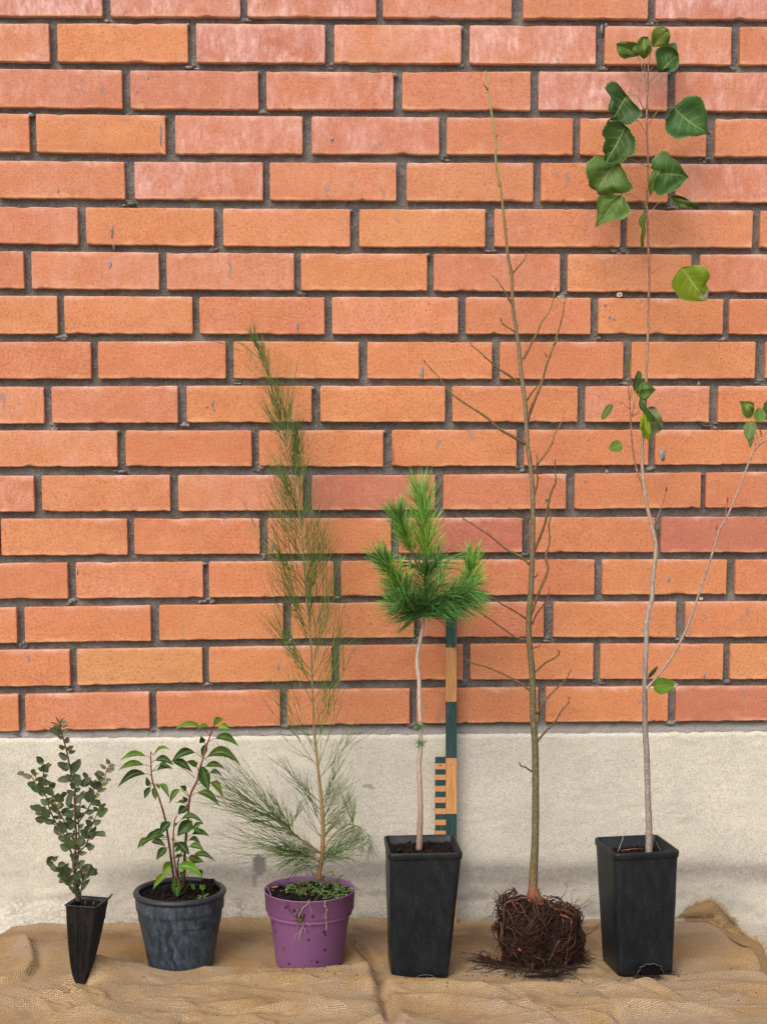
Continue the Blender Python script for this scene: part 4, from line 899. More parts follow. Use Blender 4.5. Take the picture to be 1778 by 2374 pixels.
# leaves: base, tip, width(px), petiole origin, options
D=dict
PL=[((1477,127),(1427,106),44,(1494,180),D(col=(1.5,1.25,.9),twist=.3)),
((1491.5,138),(1493,83),47,(1497,195),D(col=(1.75,1.35,.9),twist=-.1)),
((1511,110),(1546,62),47,(1503,150),D(col=(2.1,1.45,1.1),twist=.2,label='olive leaf at the very top with a browned tip')),
((1548,125),(1566,98),26,(1505,165),D(col=(.7,.9,1.3),dy=.006)),
((1529.5,170),(1570,112),56,(1503,194),D(col=(.75,.85,.95),twist=-.2)),
((1453.5,222),(1418,282),104,(1492,253),D(col=(.62,.72,.8),curl=-.1,twist=.15,wave=.14,petmid=(1474,222))),
((1450,293),(1395,396),80,(1497,312),D(col=(.70,.72,.6),wave=.11,twist=-.1,dy=-.012,petmid=(1478,280))),
((1443,366),(1378,444),98,(1499,387),D(col=(1.55,1.35,1.3),wave=.05,dy=.0)),
((1437.7,452),(1380,528),72,(1493,474),D(col=(1.75,1.5,1.6),wave=.05,dy=-.004,petmid=(1462,450))),
((1562.7,249),(1649,314),100,(1502.6,290),D(col=(.9,1.15,1.45),wave=.05,twist=.1,petmid=(1528,254))),
((1524,400),(1597,411),104,(1503,440),D(col=(.9,1.05,1.1),wave=.07,twist=-.1)),
((1506,449),(1526,390),24,(1500,470),D(col=(1.7,1.4,.9),twist=.9,wave=.05,dy=-.016)),
((1553,454),(1619,485),36,(1506,501),D(col=(1.15,.95,.8),twist=.8,wave=.08,petmid=(1521,475))),
((1493,481),(1488,575),26,(1497,470),D(col=(1.3,.95,.5),twist=1.0,wave=.12)),
((1581.7,619),(1626,697),88,(1509,634),D(col=(2.9,2.0,.5),twist=.1,dry=1,wave=.04,petmid=(1542,612),label='yellow-green leaf with a dry grey corner')),
((1455,868),(1453,824),9,(1455,885),D(col=(2.4,1.1,1.0),twist=.6)),
((1469,907),(1479.7,859),25,(1463,925),D(col=(.8,.62,.7),twist=.5)),
((1472.5,908),(1520,903),44,(1466,960),D(col=(1.3,1.3,.8),dy=-.01,twist=.2)),
((1483,903),(1519,981),24,(1464,966),D(col=(.7,.85,.9),dy=-.022,twist=.9,wave=.06)),
((1492,958),(1506,1036),33,(1464,968),D(col=(3.6,2.3,.3),dy=-.014,twist=.3,wave=.10,label='bright yellow-green leaf hanging beside the stem')),
((1500,945),(1526,1004),40,(1466,965),D(col=(2.6,1.7,.3),twist=-.2,dry=1,wave=.07)),
((1417,936),(1395.6,974),17,(1458,948),D(col=(1.15,1.0,.7),twist=.6,petmid=(1434,930))),
((1441,1030),(1411,1042),24,(1466,1040),D(col=(2.0,1.6,.9),twist=.2)),
((1746,958),(1714,929),36,(1765,1014),D(col=(1.9,1.6,1.1),dy=-.02)),
((1759.5,979),(1760,945),24,(1764,1008),D(col=(2.2,1.8,1.3),dy=-.022)),
((1741,976),(1733,1021),24,(1758,1028),D(col=(1.8,1.4,1.5),dy=-.02,twist=.3)),
((1741,1004),(1738,1038),11,(1752,1035),D(col=(1.2,.9,.9),dy=-.02,twist=.6)),
((1781,975),(1777,928),22,(1778,1000),D(col=(.8,.7,.6),dy=-.02)),
((1800,930),(1812,880),34,(1808,955),D(col=(1.3,1.2,1.1),dy=-.02)),
((1515,1590),(1572,1586),36,(1502,1594),D(col=(2.0,1.75,.9),twist=.25,dry=1,wave=.05,dy=-.02,label='small bright leaf low on the stem with a dry tip')),
((1501.5,1571),(1524,1545),12,(1503,1585),D(col=(.8,.7,.5),twist=.7,dy=-.01))]
def traced(mb,mid,la,lb,dep,col,seed,fold=.10,wave=.010,n=34,nc=6,org=(1300,0),sc=3.159):
    f=lambda P,m_: [Vector((p.x,p.y,0)) for p in spline([(org[0]+a/sc,org[1]+b/sc,0) for a,b in P],m_)]
    def even(P):
        P=f(P,120); L=[0]
        for a,b in zip(P,P[1:]): L.append(L[-1]+(b-a).length)
        out=[];j=0
        for i in range(n+1):
            t=L[-1]*i/n
            while j<len(L)-2 and L[j+1]<t: j+=1
            u=(t-L[j])/max(1e-9,L[j+1]-L[j]); out.append(P[j].lerp(P[j+1],u))
        return out
    M_,A_,B_=even(mid),even(la),even(lb); rows=[]
    for i in range(n+1):
        row=[]
        for j in range(-nc,nc+1):
            u=abs(j)/nc; e=A_[i] if j<0 else B_[i]; p=M_[i].lerp(e,u); t=i/n
            if u==1 and 0<i<n: d=(e-M_[i]); p=p+d.normalized()*(1.5 if i%2 else -1.1)*(1 if d.length>12 else 0)
            # veins run forward: shift the middle of each half slightly along the midrib
            w_=(e-M_[i]).length/1330
            y=dep-w_*fold*u*2-wave*noise.noise(Vector((t*2.6+seed,(j/nc)*1.5,seed*1.7)))*(.3+u)-.004*math.sin(math.pi*t)
            row.append(mb.vert(at(p.x,p.y,y),((j/nc+1)/2,t),col))
        rows.append(row)
    q0,q1,q2=(Vector(mb.v[rows[n//2][0]]),Vector(mb.v[rows[n//2][-1]]),Vector(mb.v[rows[n//2+3][nc]])); flip=(q1-q0).cross(q2-q0).y>0
    for r0,r1 in zip(rows,rows[1:]):
        for j in range(2*nc):
            qd=(r0[j],r0[j+1],r1[j+1],r1[j]); mb.face(qd[::-1] if flip else qd)
TRC={0:([(565,410),(500,370),(405,330)],[(565,410),(560,340),(540,310),(500,305),(450,300),(408,315),(405,330)],[(565,410),(520,420),(465,432),(430,410),(410,375),(405,330)]),
1:([(605,435),(610,360),(610,265)],[(605,435),(570,405),(535,390),(525,360),(550,310),(580,275),(610,265)],[(605,435),(640,410),(665,370),(660,320),(640,275),(610,265)]),
2:([(668,345),(720,290),(770,240),(785,215)],[(668,345),(660,300),(665,240),(690,205),(730,192),(765,200),(785,215)],[(668,345),(720,340),(770,345),(790,310),(800,270),(795,235),(785,215)]),
4:([(725,535),(780,470),(860,400)],[(725,535),(705,500),(695,440),(690,380),(720,345),(770,335),(820,350),(850,375),(860,400)],[(725,535),(760,520),(810,525),(850,500),(862,450),(860,400)]),
5:([(485,700),(440,770),(400,840),(345,880)],[(485,700),(455,660),(425,620),(400,600),(360,597),(325,630),(325,660),(360,680),(365,710),(350,760),(345,800),(375,830),(372,860),(345,880)],[(485,700),(520,740),(560,780),(590,820),(585,850),(550,880),(510,912),(460,912),(420,895),(375,885),(345,880)]),
6:([(475,925),(440,990),(400,1070),(350,1150),(300,1245)],[(475,925),(450,900),(410,880),(375,890),(340,880),(330,910),(305,950),(300,985),(322,1020),(310,1060),(303,1100),(320,1135),(315,1180),(300,1245)],[(475,925),(500,940),(520,980),(545,1020),(545,1070),(545,1115),(515,1145),(480,1150),(460,1180),(400,1200),(350,1220),(300,1245)]),
7:([(430,1165),(385,1215),(330,1290),(262,1400)],[(430,1165),(370,1140),(300,1150),(250,1140),(225,1165),(190,1190),(180,1240),(185,1280),(200,1320),(205,1365),(235,1385),(262,1400)],[(430,1165),(440,1220),(470,1260),(490,1310),(525,1360),(520,1385),(480,1410),(440,1420),(400,1415),(360,1440),(310,1435),(275,1430),(262,1400)]),
8:([(435,1430),(380,1500),(320,1580),(250,1665)],[(435,1430),(400,1425),(340,1435),(300,1435),(270,1440),(262,1500),(265,1560),(258,1620),(250,1665)],[(435,1430),(465,1450),(490,1500),(510,1550),(490,1580),(440,1610),(380,1615),(320,1630),(250,1665)]),
9:([(828,790),(900,860),(980,920),(1040,955),(1100,990)],[(828,790),(850,760),(880,740),(915,705),(960,700),(1010,705),(1040,740),(1055,790),(1070,850),(1070,920),(1080,965),(1100,990)],[(828,790),(795,820),(785,860),(765,880),(762,930),(770,970),(800,990),(830,1015),(880,1015),(930,1000),(990,1000),(1040,985),(1100,990)]),
10:([(715,1265),(780,1275),(850,1280),(935,1297)],[(715,1265),(680,1240),(655,1230),(670,1170),(700,1140),(735,1105),(775,1110),(800,1145),(840,1175),(875,1210),(900,1250),(935,1297)],[(715,1265),(690,1300),(665,1320),(665,1370),(690,1410),(720,1435),(770,1420),(810,1400),(860,1380),(890,1340),(935,1297)]),
11:([(650,1440),(665,1360),(690,1290),(700,1232)],[(650,1440),(640,1380),(645,1320),(665,1260),(700,1232)],[(650,1440),(672,1400),(680,1340),(690,1300),(725,1275),(722,1245),(700,1232)]),
12:([(800,1435),(870,1460),(940,1500),(1005,1530)],[(800,1435),(850,1428),(910,1450),(960,1480),(1000,1505),(1005,1530)],[(800,1435),(830,1480),(880,1515),(940,1520),(990,1535),(1005,1530)]),
13:([(612,1515),(590,1600),(600,1700),(595,1815)],[(612,1515),(605,1560),(570,1600),(570,1640),(590,1680),(580,1740),(585,1810),(595,1815)],[(612,1515),(625,1570),(615,1640),(620,1700),(605,1760),(608,1800),(595,1815)]),
14:([(890,1958),(940,2040),(990,2110),(1065,2203)],[(890,1958),(860,1980),(830,2020),(810,2070),(812,2110),(845,2150),(880,2190),(940,2205),(1000,2206),(1065,2203)],[(890,1958),(930,1945),(990,1940),(1040,1950),(1080,1985),(1090,2030),(1062,2080),(1078,2110),(1075,2160),(1065,2203)])}
TRD={16:([(370,280),(395,180),(415,80)],[(370,280),(360,220),(380,140),(400,90),(415,80)],[(370,280),(410,260),(440,200),(450,140),(440,95),(415,80)]),
17:([(385,285),(480,285),(585,265)],[(385,285),(430,220),(480,190),(530,220),(585,265)],[(385,285),(420,340),(470,370),(510,340),(545,300),(585,265)]),
18:([(430,265),(440,370),(490,470),(575,560)],[(430,265),(425,350),(415,400),(430,450),(480,500),(510,560),(535,600),(575,560)],[(430,265),(445,350),(475,400),(510,460),(560,530),(580,555),(575,560)]),
19:([(470,490),(480,600),(500,720),(520,830)],[(470,490),(435,530),(430,640),(450,680),(460,730),(510,750),(520,830)],[(470,490),(500,510),(520,570),(535,640),(530,720),(525,780),(520,830)]),
20:([(500,440),(560,560),(640,650)],[(500,440),(530,500),(550,580),(540,640),(545,690),(600,680),(640,650)],[(500,440),(540,425),(580,440),(620,490),(645,560),(655,620),(640,650)]),
23:([(1525,490),(1460,430),(1390,370)],[(1525,490),(1530,440),(1520,390),(1450,375),(1390,370)],[(1525,490),(1500,530),(1460,540),(1420,500),(1405,440),(1390,370)])}
for k,(a,b,wd,st,o) in enumerate(PL):
    dy=o.get('dy',0)-.006; A=at(a[0],a[1],yp(a[1])+dy); B=at(b[0],b[1],yp(b[1])+dy-.004*(k%3)); Q=at(st[0],st[1],yp(st[1]))
    mid=at(*o['petmid'],yp(st[1])-.004) if 'petmid' in o else Q.lerp(A,.5)+Vector((0,0,.003))
    stem(m,[Q,mid,A],.0008 if wd>30 else .0005,.0005 if wd>30 else .0004,10,5,(.34,.13,.08),(.36,.30,.10))
    lm=MB(); big=wd>30
    if k in TRC or k in TRD:
        T_=TRC.get(k) or TRD[k]; traced(lm,*T_,dep=yp((a[1]+b[1])/2)+dy,col=o['col'],seed=k*2.3+1,wave=.012 if big else .005,org=(1300,0) if k in TRC else (1380,840),sc=3.159 if k in TRC else 4.163,n=34 if big else 16)
    else: leaf(lm,A,B,wd*sp*(1.16 if big else 1.25),w_pop if big or k in (3,20,23) else w_oval,26 if big else 12,5,fold=.12,twist=o.get('twist',0),wave=o.get('wave',.05)*1.25,serr=.05 if big else 0,asym=(.14*math.sin(k*2.7) if big else 0),seed=k*2.3+1,col=o['col'],curl=o.get('curl',0),nrm=(0,-1,.12))
    x=lm.build('leaf',LEAFD if o.get('dry') else LEAFP,poplar,label=o.get('label'))
# roots and dry stalks at the pot mouth
stem(m,[at(1490,1968,-.26),at(1470,1968,-.29),at(1440,1972,-.285)],.0012,.0006,8,6,(.22,.10,.07))
stem(m,[at(1432,1975,-.28),at(1441,1950,-.28),at(1450,1924,-.27)],.0007,.0004,8,5,(.30,.28,.24))
stem(m,[at(1531,1972,-.28),at(1524,1960,-.28),at(1522,1952,-.28)],.0006,.0004,8,5,(.24,.22,.18))
m.build('stem',BARKG,poplar)
sl_=MB()
# ================================================================== PINE
BARKP=mat_bark('pale_pine_bark',.35,320,(.12,.07,.05),.75)
NEED=mat_needle('pine_needle')
def yq(py): t=(1962-py)/(1962-1080); return -.26+.12*t
def QQ(pts,dy=0): return [at(a,b,yq(b)+dy) for a,b in pts]
sq=(2.739-.22)/F_PX
m=MB()
var_stem(m,QQ([(971.5,1972),(974,1897),(974,1845),(971,1775),(974,1740),(975,1687.5),(972.5,1640),(972,1600),(971,1572),(967,1540),(969,1509),(975.6,1477),(981,1442),(986.7,1398),(986.7,1335),(990,1303),(986.7,1240),(980,1192),(974,1150)]),[x*sq for x in (7.8,6.6,6,5.7,5.3,5.2,5,5,5,4.8,4.6,4.2,4,3.6,3,2.5,1.8)],[(.26,.17,.13),(.40,.31,.25),(.44,.36,.30),(.44,.36,.30),(.42,.32,.26),(.30,.20,.13),(.30,.24,.12)],n=170,seed=9)
nd=MB(); r6=random.Random(33)
def needle(p,d,L_,col,rad=.00066,sag=.12,lateral=.13):
    d=d.normalized(); q=Vector((r6.uniform(-1,1),r6.uniform(-1,1),r6.uniform(-1,1)))*lateral; pts=[]
    for i in range(6):
        t=i/5; pts.append(p+d*L_*t+(Vector((0,0,-sag))+q)*L_*t*t)
    c2=tuple(x*1.25 for x in col)
    nd.tube(pts,[rad*.9,rad,rad,rad*.9,rad*.7,rad*.2],3,cols=[tuple(x*.9 for x in col),col,col,col,c2,c2],caps=False)
Z7=3.16; 
def z7(pts,dy=0): return QQ([(800+a/Z7,1050+b/Z7) for a,b in pts],dy)
def shoot(pts,dy,n,Lmm,ang,col,tipc,spread=1.0,sag=.12,start=.0,twig=.0016,up=0.0):
    W_=z7(pts,0); k=len(W_); W_=[w_+Vector((0,dy*i/max(1,k-1),0)) for i,w_ in enumerate(W_)]
    S_=stem(m,W_,twig,twig*.6,len(pts)*6,6,(.20,.13,.09),(.28,.24,.12),knob=.2)
    for i in range(int(n*.8)):
        t=start+(1-start)*r6.random(); j=min(int(t*(len(S_)-1)),len(S_)-2); p=S_[j].lerp(S_[j+1],t*(len(S_)-1)-j); ax=(S_[j+1]-S_[j]).normalized()
        ph=r6.uniform(0,6.283); u=ax.orthogonal().normalized(); v=ax.cross(u); o_=u*math.cos(ph)+v*math.sin(ph)
        a=math.radians(r6.gauss(ang,9)*(1.15-.45*t)); d=ax*math.cos(a)+o_*math.sin(a)*spread+Vector((0,0,up))
        kk=r6.choice((.5,.75,1,1.1,1.45)); c=tuple((col[q]*(1-t)+tipc[q]*t)*kk for q in range(3))
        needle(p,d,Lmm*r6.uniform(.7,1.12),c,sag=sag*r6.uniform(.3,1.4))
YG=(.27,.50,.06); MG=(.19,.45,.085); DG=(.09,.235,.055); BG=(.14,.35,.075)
shoot([(592,800),(590,700),(578,560),(568,430),(560,330)],-.004,440,.056,33,YG,MG,sag=.0)
shoot([(490,740),(460,640),(420,540),(380,450)],-.02,300,.045,38,YG,BG,sag=.0)
shoot([(430,1010),(390,940),(330,850),(265,760)],-.02,330,.043,40,YG,BG,sag=.02)
shoot([(890,980),(905,930),(915,850),(925,760)],-.01,200,.040,36,(.33,.50,.06),MG,sag=.02,twig=.0013)
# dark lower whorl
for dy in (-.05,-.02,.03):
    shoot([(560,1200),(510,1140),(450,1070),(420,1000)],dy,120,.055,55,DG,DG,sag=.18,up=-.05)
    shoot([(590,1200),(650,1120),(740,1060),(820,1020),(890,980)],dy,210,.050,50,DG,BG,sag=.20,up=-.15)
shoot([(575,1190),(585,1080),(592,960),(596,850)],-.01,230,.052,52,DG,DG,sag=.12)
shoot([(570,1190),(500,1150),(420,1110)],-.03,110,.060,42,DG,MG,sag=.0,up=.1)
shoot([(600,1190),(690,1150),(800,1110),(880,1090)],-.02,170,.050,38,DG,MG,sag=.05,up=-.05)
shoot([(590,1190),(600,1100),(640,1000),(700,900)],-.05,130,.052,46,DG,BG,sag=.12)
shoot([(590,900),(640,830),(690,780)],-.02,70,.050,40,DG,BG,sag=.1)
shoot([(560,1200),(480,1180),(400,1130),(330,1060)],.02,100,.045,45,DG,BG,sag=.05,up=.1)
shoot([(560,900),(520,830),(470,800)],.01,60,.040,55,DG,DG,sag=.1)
# little tufts on the stem
for (cx_,cy_) in ((973,1685),(974,1722)):
    p=at(cx_,cy_,yq(cy_)-.004)
    for i in range(46):
        t=r6.uniform(0,6.28); needle(p+Vector((r6.uniform(-.002,.002),0,r6.uniform(-.003,.003))),Vector((math.cos(t),-.4+r6.uniform(-.5,.6),math.sin(t)*.8+.1)),r6.uniform(.008,.016),(.16,.30,.12),rad=.00038,sag=.1)
for a,b,c in (((940,1435),(965,1478),.03),((955,1490),(968,1482),.02),((925,1440),(970,1460),.03)):
    p=at(b[0],b[1],yq(b[1])-.01); q=at(a[0],a[1],yq(a[1])-.01); needle(p,(q-p),c,MG)
p=at(1071,1980,-.31); needle(p,at(1085,1950,-.31)-p,.03,(.28,.42,.12)); needle(p,at(1076,1940,-.31)-p,.018,(.28,.42,.12))
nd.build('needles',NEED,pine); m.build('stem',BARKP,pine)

# ================================================================== FEATHERY SHRUB
BARKT=mat_bark('golden_brown_bark',.5,280,(.5,.38,.18),.4)
def yt(py): t=(2034-py)/(2034-780); return -.215+.15*t
def TT(pts,dy=0): return [at(a,b,yt(b)+dy) for a,b in pts]
m=MB(); nd=MB(); r7=random.Random(77)
main=[(738.7,2040),(742,2010),(747.4,1978),(749,1915),(745.7,1862),(740.4,1810),(733.4,1740),(728,1687),(724.7,1600),(723.4,1560),(720.6,1482),(710.4,1380),(703,1279),(694,1189),(680,1116),(665.6,1043),(653.4,978),(629,892),(614,840),(598.5,803),(592,786)]
MS=var_stem(m,TT(main),[x*sq for x in (6.0,5.4,4.4,3.4,2.6,2.1,1.8,1.5,1.2,1.0,.7,.5)],[(.16,.10,.045),(.26,.17,.06),(.26,.18,.065),(.18,.16,.07),(.20,.19,.11),(.18,.17,.09),(.10,.15,.045),(.08,.14,.035)],n=220,knob=.08,seed=2)
TG=[(.085,.160,.030),(.12,.205,.038),(.050,.105,.026),(.18,.27,.055)]
def frond(p,d,L_,lvl,rad,curve,col,nsub=8,plane=None,subang=.36):
    """a thin green twig, bending towards 'curve', with finer twiglets"""
    d=d.normalized(); n=9; pts=[p]; dd=d.copy()
    for i in range(n):
        dd=(dd+curve*(1.0/n)+Vector((r7.gauss(0,.014),r7.gauss(0,.02),r7.gauss(0,.014)))).normalized(); pts.append(pts[-1]+dd*L_/n)
    nd.tube(pts,[rad*(1-.75*i/n) for i in range(n+1)],3,cols=[tuple(x*(1 if i else 1) for x in col)]*(n+1),caps=False)
    if lvl<=0: return
    for s in range(nsub):
        t=.05+.75*(s+r7.random())/nsub; j=min(int(t*n),n-1); q=pts[j].lerp(pts[j+1],t*n-j); ax=(pts[j+1]-pts[j]).normalized()
        sg=1 if s%2 else -1; a=sg*r7.uniform(subang*.6,subang*1.25); 
        sd=Vector((ax.z,r7.uniform(-.7,.7),-ax.x)).normalized()
        d2=ax*math.cos(a)+sd*math.sin(a)
        frond(q,d2,L_*r7.uniform(.45,.9)*(1-.30*t),lvl-1,rad*.88,curve*.3-sd*.12*sg,r7.choice(TG),2)
# side branches up the main stem: (photo y, reach px) left and right
def reach(py):
    return float(np.interp(py,[800,900,1000,1100,1250,1400,1550,1700,1850,1950],[42,60,78,85,105,140,165,165,130,90]))
MSn=len(MS)
for k in range(10,MSn-6,2):
    p=MS[k]; px_,py_=pxy_=(None,None); d_=p-CAM; zc_=d_.dot(fw); py_=CY-F_PX*d_.dot(UP)/zc_
    if py_>1985: continue
    if py_>1500 and (k//2)%2: continue
    if py_<1800 or r7.random()<.6:
        for sg in (-1,1):
            if r7.random()<(.56 if py_<960 else .34 if py_<1080 else .16): continue
            ax=(MS[min(k+1,MSn-1)]-MS[k-1]).normalized(); a=r7.uniform(.22,.60) if py_<1500 else r7.uniform(.4,.85)
            if py_<1000: a*=.62
            sd=Vector((sg,r7.uniform(-1.0,.55),0)).normalized(); d=ax*math.cos(a)+sd*math.sin(a)
            L_=reach(py_)*sq*r7.uniform(.75,1.25)*1.15
            frond(p,d,L_,2 if r7.random()<(.5 if py_>1050 else .1) else 1,.00076,Vector((-sg*.16,0,.22)),r7.choice(TG),(4 if py_<1000 else 7) if py_<1600 else 5,subang=.27)
# leader tip
for a,b in (((614,840),(528,778)),((614,840),(605,770)),((600,810),(578,765)),((640,930),(556,830)),((655,985),(640,850)),((665,1040),(677,850)),((625,880),(620,790)),((628,890),(560,800)),((660,1010),(690,860))):
    A,B=TT([a])[0],TT([b])[0]; frond(A,(B-A),(B-A).length,1,.00045,Vector((-.05,0,.12)),TG[0],6,subang=.22)
frond(TT([(560,815)])[0],TT([(478,775)])[0]-TT([(560,815)])[0],.062,1,.00045,Vector((-.1,0,-.1)),TG[0])
# big drooping lower-left branch
Rz=2.858
def rz(pts,dy=0): return [at(450+a/Rz,1600+b/Rz,-.215+dy) for a,b in pts]
LB=stem(m,rz([(838,1080),(760,1020),(690,975),(620,930),(560,870),(500,800)],-.01),.0016,.0009,40,7,(.26,.13,.06),(.14,.16,.05))
for tgt in [(230,520),(180,560),(170,620),(185,700),(150,735),(5,760),(170,820),(255,780),(310,540),(330,560),(390,640),(500,690),(530,700),(280,865),(600,780),(640,800),(740,780),(340,900),(210,660)]:
    k=r7.randrange(14,40); A=LB[k]; B=rz([tgt],-.01+r7.uniform(-.03,.03))[0]; frond(A,(B-A)+Vector((0,0,.008)),(B-A).length*1.03,1 if r7.random()<.5 else 2,.00075,Vector((-.12,0,.10)),r7.choice(TG),5,subang=.20)
for k in range(26):
    A=LB[r7.randrange(6,40)]; a=r7.uniform(1.6,3.4); frond(A,Vector((math.cos(a),r7.uniform(-.5,.5),math.sin(a))),r7.uniform(.015,.05),1,.0005,Vector((-.2,0,.2)),r7.choice(TG),2)
L2=stem(m,rz([(830,1140),(760,1100),(690,1075),(600,1060)],-.02),.0012,.0007,20,6,(.22,.13,.06),(.14,.18,.06))
for tgt in [(215,980),(275,1060),(330,960),(340,905),(400,930),(470,1000),(480,1080),(540,1160),(560,1190),(620,1180),(520,1100),(690,1200),(400,1040),(360,1000),(470,900),(580,1000)]:
    A=L2[r7.randrange(4,20)]; B=rz([tgt],-.02+r7.uniform(-.03,.03))[0]; frond(A,(B-A)+Vector((0,0,.012)),(B-A).length,2,.00055,Vector((-.05,0,-.22)),r7.choice(TG[1:]),4,subang=.34)
for k in range(36):
    A=L2[r7.randrange(3,20)]; a=r7.uniform(1.2,4.4); frond(A,Vector((math.cos(a),r7.uniform(-.6,.3),math.sin(a)*.6)),r7.uniform(.015,.045),1,.00042,Vector((-.2,0,-.1)),r7.choice(TG[1:]),5)
# curled right branch
RBr=stem(m,rz([(868,1050),(895,1000),(930,955),(980,915),(1030,890),(1080,900),(1130,930),(1160,975),(1140,1010),(1085,1040)],-.01),.0013,.0003,50,6,(.27,.15,.06),(.22,.24,.08))
for k in range(60):
    j=r7.randrange(14,50); A=RBr[j]; a=r7.uniform(-2.7,-.6) if j>22 else r7.uniform(-.6,2.2); frond(A,Vector((math.cos(a),r7.uniform(-.5,.5),math.sin(a))),r7.uniform(.012,.040),1,.00040,Vector((-.25*math.cos(a)-.5,0,.25)),r7.choice(TG),3)
for tgt in [(975,670),(1010,640),(1075,735),(1060,760),(1000,720),(1040,690)]:
    A=RBr[25]; B=rz([tgt],-.01)[0]; frond(A,B-A,(B-A).length*1.03,1,.0005,Vector((-.05,0,.1)),(.11,.20,.045),5,subang=.16)
for k in range(26):
    A=TT([(749,1900+r7.uniform(-60,60))])[0]; frond(A,Vector((1,r7.uniform(-.6,.4),r7.uniform(.1,1.6))),r7.uniform(.03,.065),1,.00042,Vector((.1,0,.2)),r7.choice(TG),5)
for k in range(34):   # low sprays around the foot
    sg=r7.choice((-1,1,1)); A=TT([(744,2000+r7.uniform(-25,15))])[0]; frond(A,Vector((sg,r7.uniform(-1,.4),r7.uniform(.1,1.0))),r7.uniform(.03,.085),2,.00042,Vector((0,0,-.2)),r7.choice(TG[1:]),5)
for k in range(5):
    W_=[Vector((TX+r7.uniform(-.006,.012),TY-.004,zt3-.012)),Vector((TX+r7.uniform(-.03,.03),TY-.01,zt3+.01)),Vector((TX+r7.uniform(-.04,.04),TY-.01,zt3+.035))]; stem(m,W_,.0009,.0004,10,5,(.16,.10,.05),(.2,.22,.08))
nd.build('foliage',mat_needle('feathery_green_twig',.6),tama); 
# weeds sprouting on the soil and trailing over the rim
wm=MB(); WG=[(.10,.22,.05),(.14,.26,.08),(.20,.28,.10)]
def weed(p,nst,hgt,q):
    for i in range(nst):
        d=Vector((q.uniform(-1,1),q.uniform(-1,.6),q.uniform(.2,1.2))).normalized(); pts=[p]
        for k in range(5): d=(d+Vector((q.uniform(-.3,.3),q.uniform(-.3,.3),-.22))).normalized(); pts.append(pts[-1]+d*hgt/5)
        wm.tube(pts,.0004,4,col=q.choice(WG),caps=False)
        for k in range(1,6):
            for s in range(2):
                v=Vector((q.uniform(-1,1),q.uniform(-1,.5),q.uniform(-.2,1))).normalized(); leaf(wm,pts[k],pts[k]+v*q.uniform(.002,.005),.002,w_oval,4,1,fold=.2,col=q.choice(WG))
q=random.Random(6)
for i in range(46): weed(atz(q.uniform(695,800),q.uniform(2055,2085),zt3-.010),2,q.uniform(.012,.035),q)
for (a,b) in ((673,2058),(675,2063),(700,2075),(785,2075)): weed(atz(a,b,zt3-.008),4,.010,q)
for i in range(14): weed(atz(q.uniform(700,790),q.uniform(2030,2050),zt3-.010),1,q.uniform(.02,.04),q)
wm.build('weeds',mat_needle('weed_green',.6),tama)
rt_=MB(); RC=[(.50,.42,.30),(.42,.36,.24),(.30,.28,.16)]
fy=lambda z: TY-RR3*(1.012 if z>zc-.002 else .90)
def hang(pts,rad,c):
    W_=[]
    for (a,b) in pts:
        p=at(a,b,TY-RR3*.9); xx=(p.x-TX)/RR3; dpt=TY-RR3*(1.012 if b<2132 else .92)*math.sqrt(max(0,1-min(.9,xx*xx))); W_.append(at(a,b,dpt-.0015))
    rt_.tube(spline(W_,len(W_)*5),rad,5,col=c)
z6=lambda a,b:(600+a/6.628,2000+b/6.628)
hang([z6(760,580),z6(750,640),z6(680,690),z6(650,760),z6(620,830),z6(690,900),z6(670,1000),z6(640,1080),z6(615,1190)],.0006,RC[0])
hang([z6(640,830),z6(700,880),z6(740,920),z6(790,980)],.0005,RC[0]); hang([z6(600,850),z6(610,930),z6(590,1000)],.0004,RC[1]); hang([z6(690,1000),z6(720,1040),z6(700,1080)],.0004,RC[0]); hang([z6(640,1050),z6(560,1120),z6(545,1200)],.0003,RC[1])
hang([z6(1030,580),z6(1010,650),z6(1040,730),z6(1030,820),z6(1040,900),z6(1035,1040)],.0007,RC[0]); hang([z6(780,560),z6(785,660),z6(820,780)],.0004,RC[1]); hang([z6(440,600),z6(460,720),z6(520,770),z6(560,820)],.0006,(.05,.03,.02))
q=random.Random(3)
for i in range(60):
    a,b=z6(q.gauss(620,32),q.gauss(840,50)); p=at(a,b,TY-RR3*1.02); v=Vector((q.uniform(-1,1),q.uniform(-.4,.1),q.uniform(-1,1))).normalized()*q.uniform(.002,.005); rt_.tube([p,p+v*.5,p+v],[.0007,.0006,.0002],4,col=q.choice([(.05,.05,.02),(.16,.20,.05),(.30,.32,.10),(.03,.02,.015)]))
for i in range(34):
    a,b=z6(1030+q.gauss(0,14),q.uniform(620,900)); p=at(a,b,TY-RR3*1.0); v=Vector((q.uniform(-1,1),q.uniform(-.4,.1),q.uniform(-1,1))).normalized()*.002; rt_.tube([p,p+v],[.0006,.0003],4,col=q.choice([(.45,.38,.28),(.3,.24,.16),(.04,.03,.02)]))
rt_.build('trailing_roots',LIT,tama)
m.build('stem',BARKT,tama)

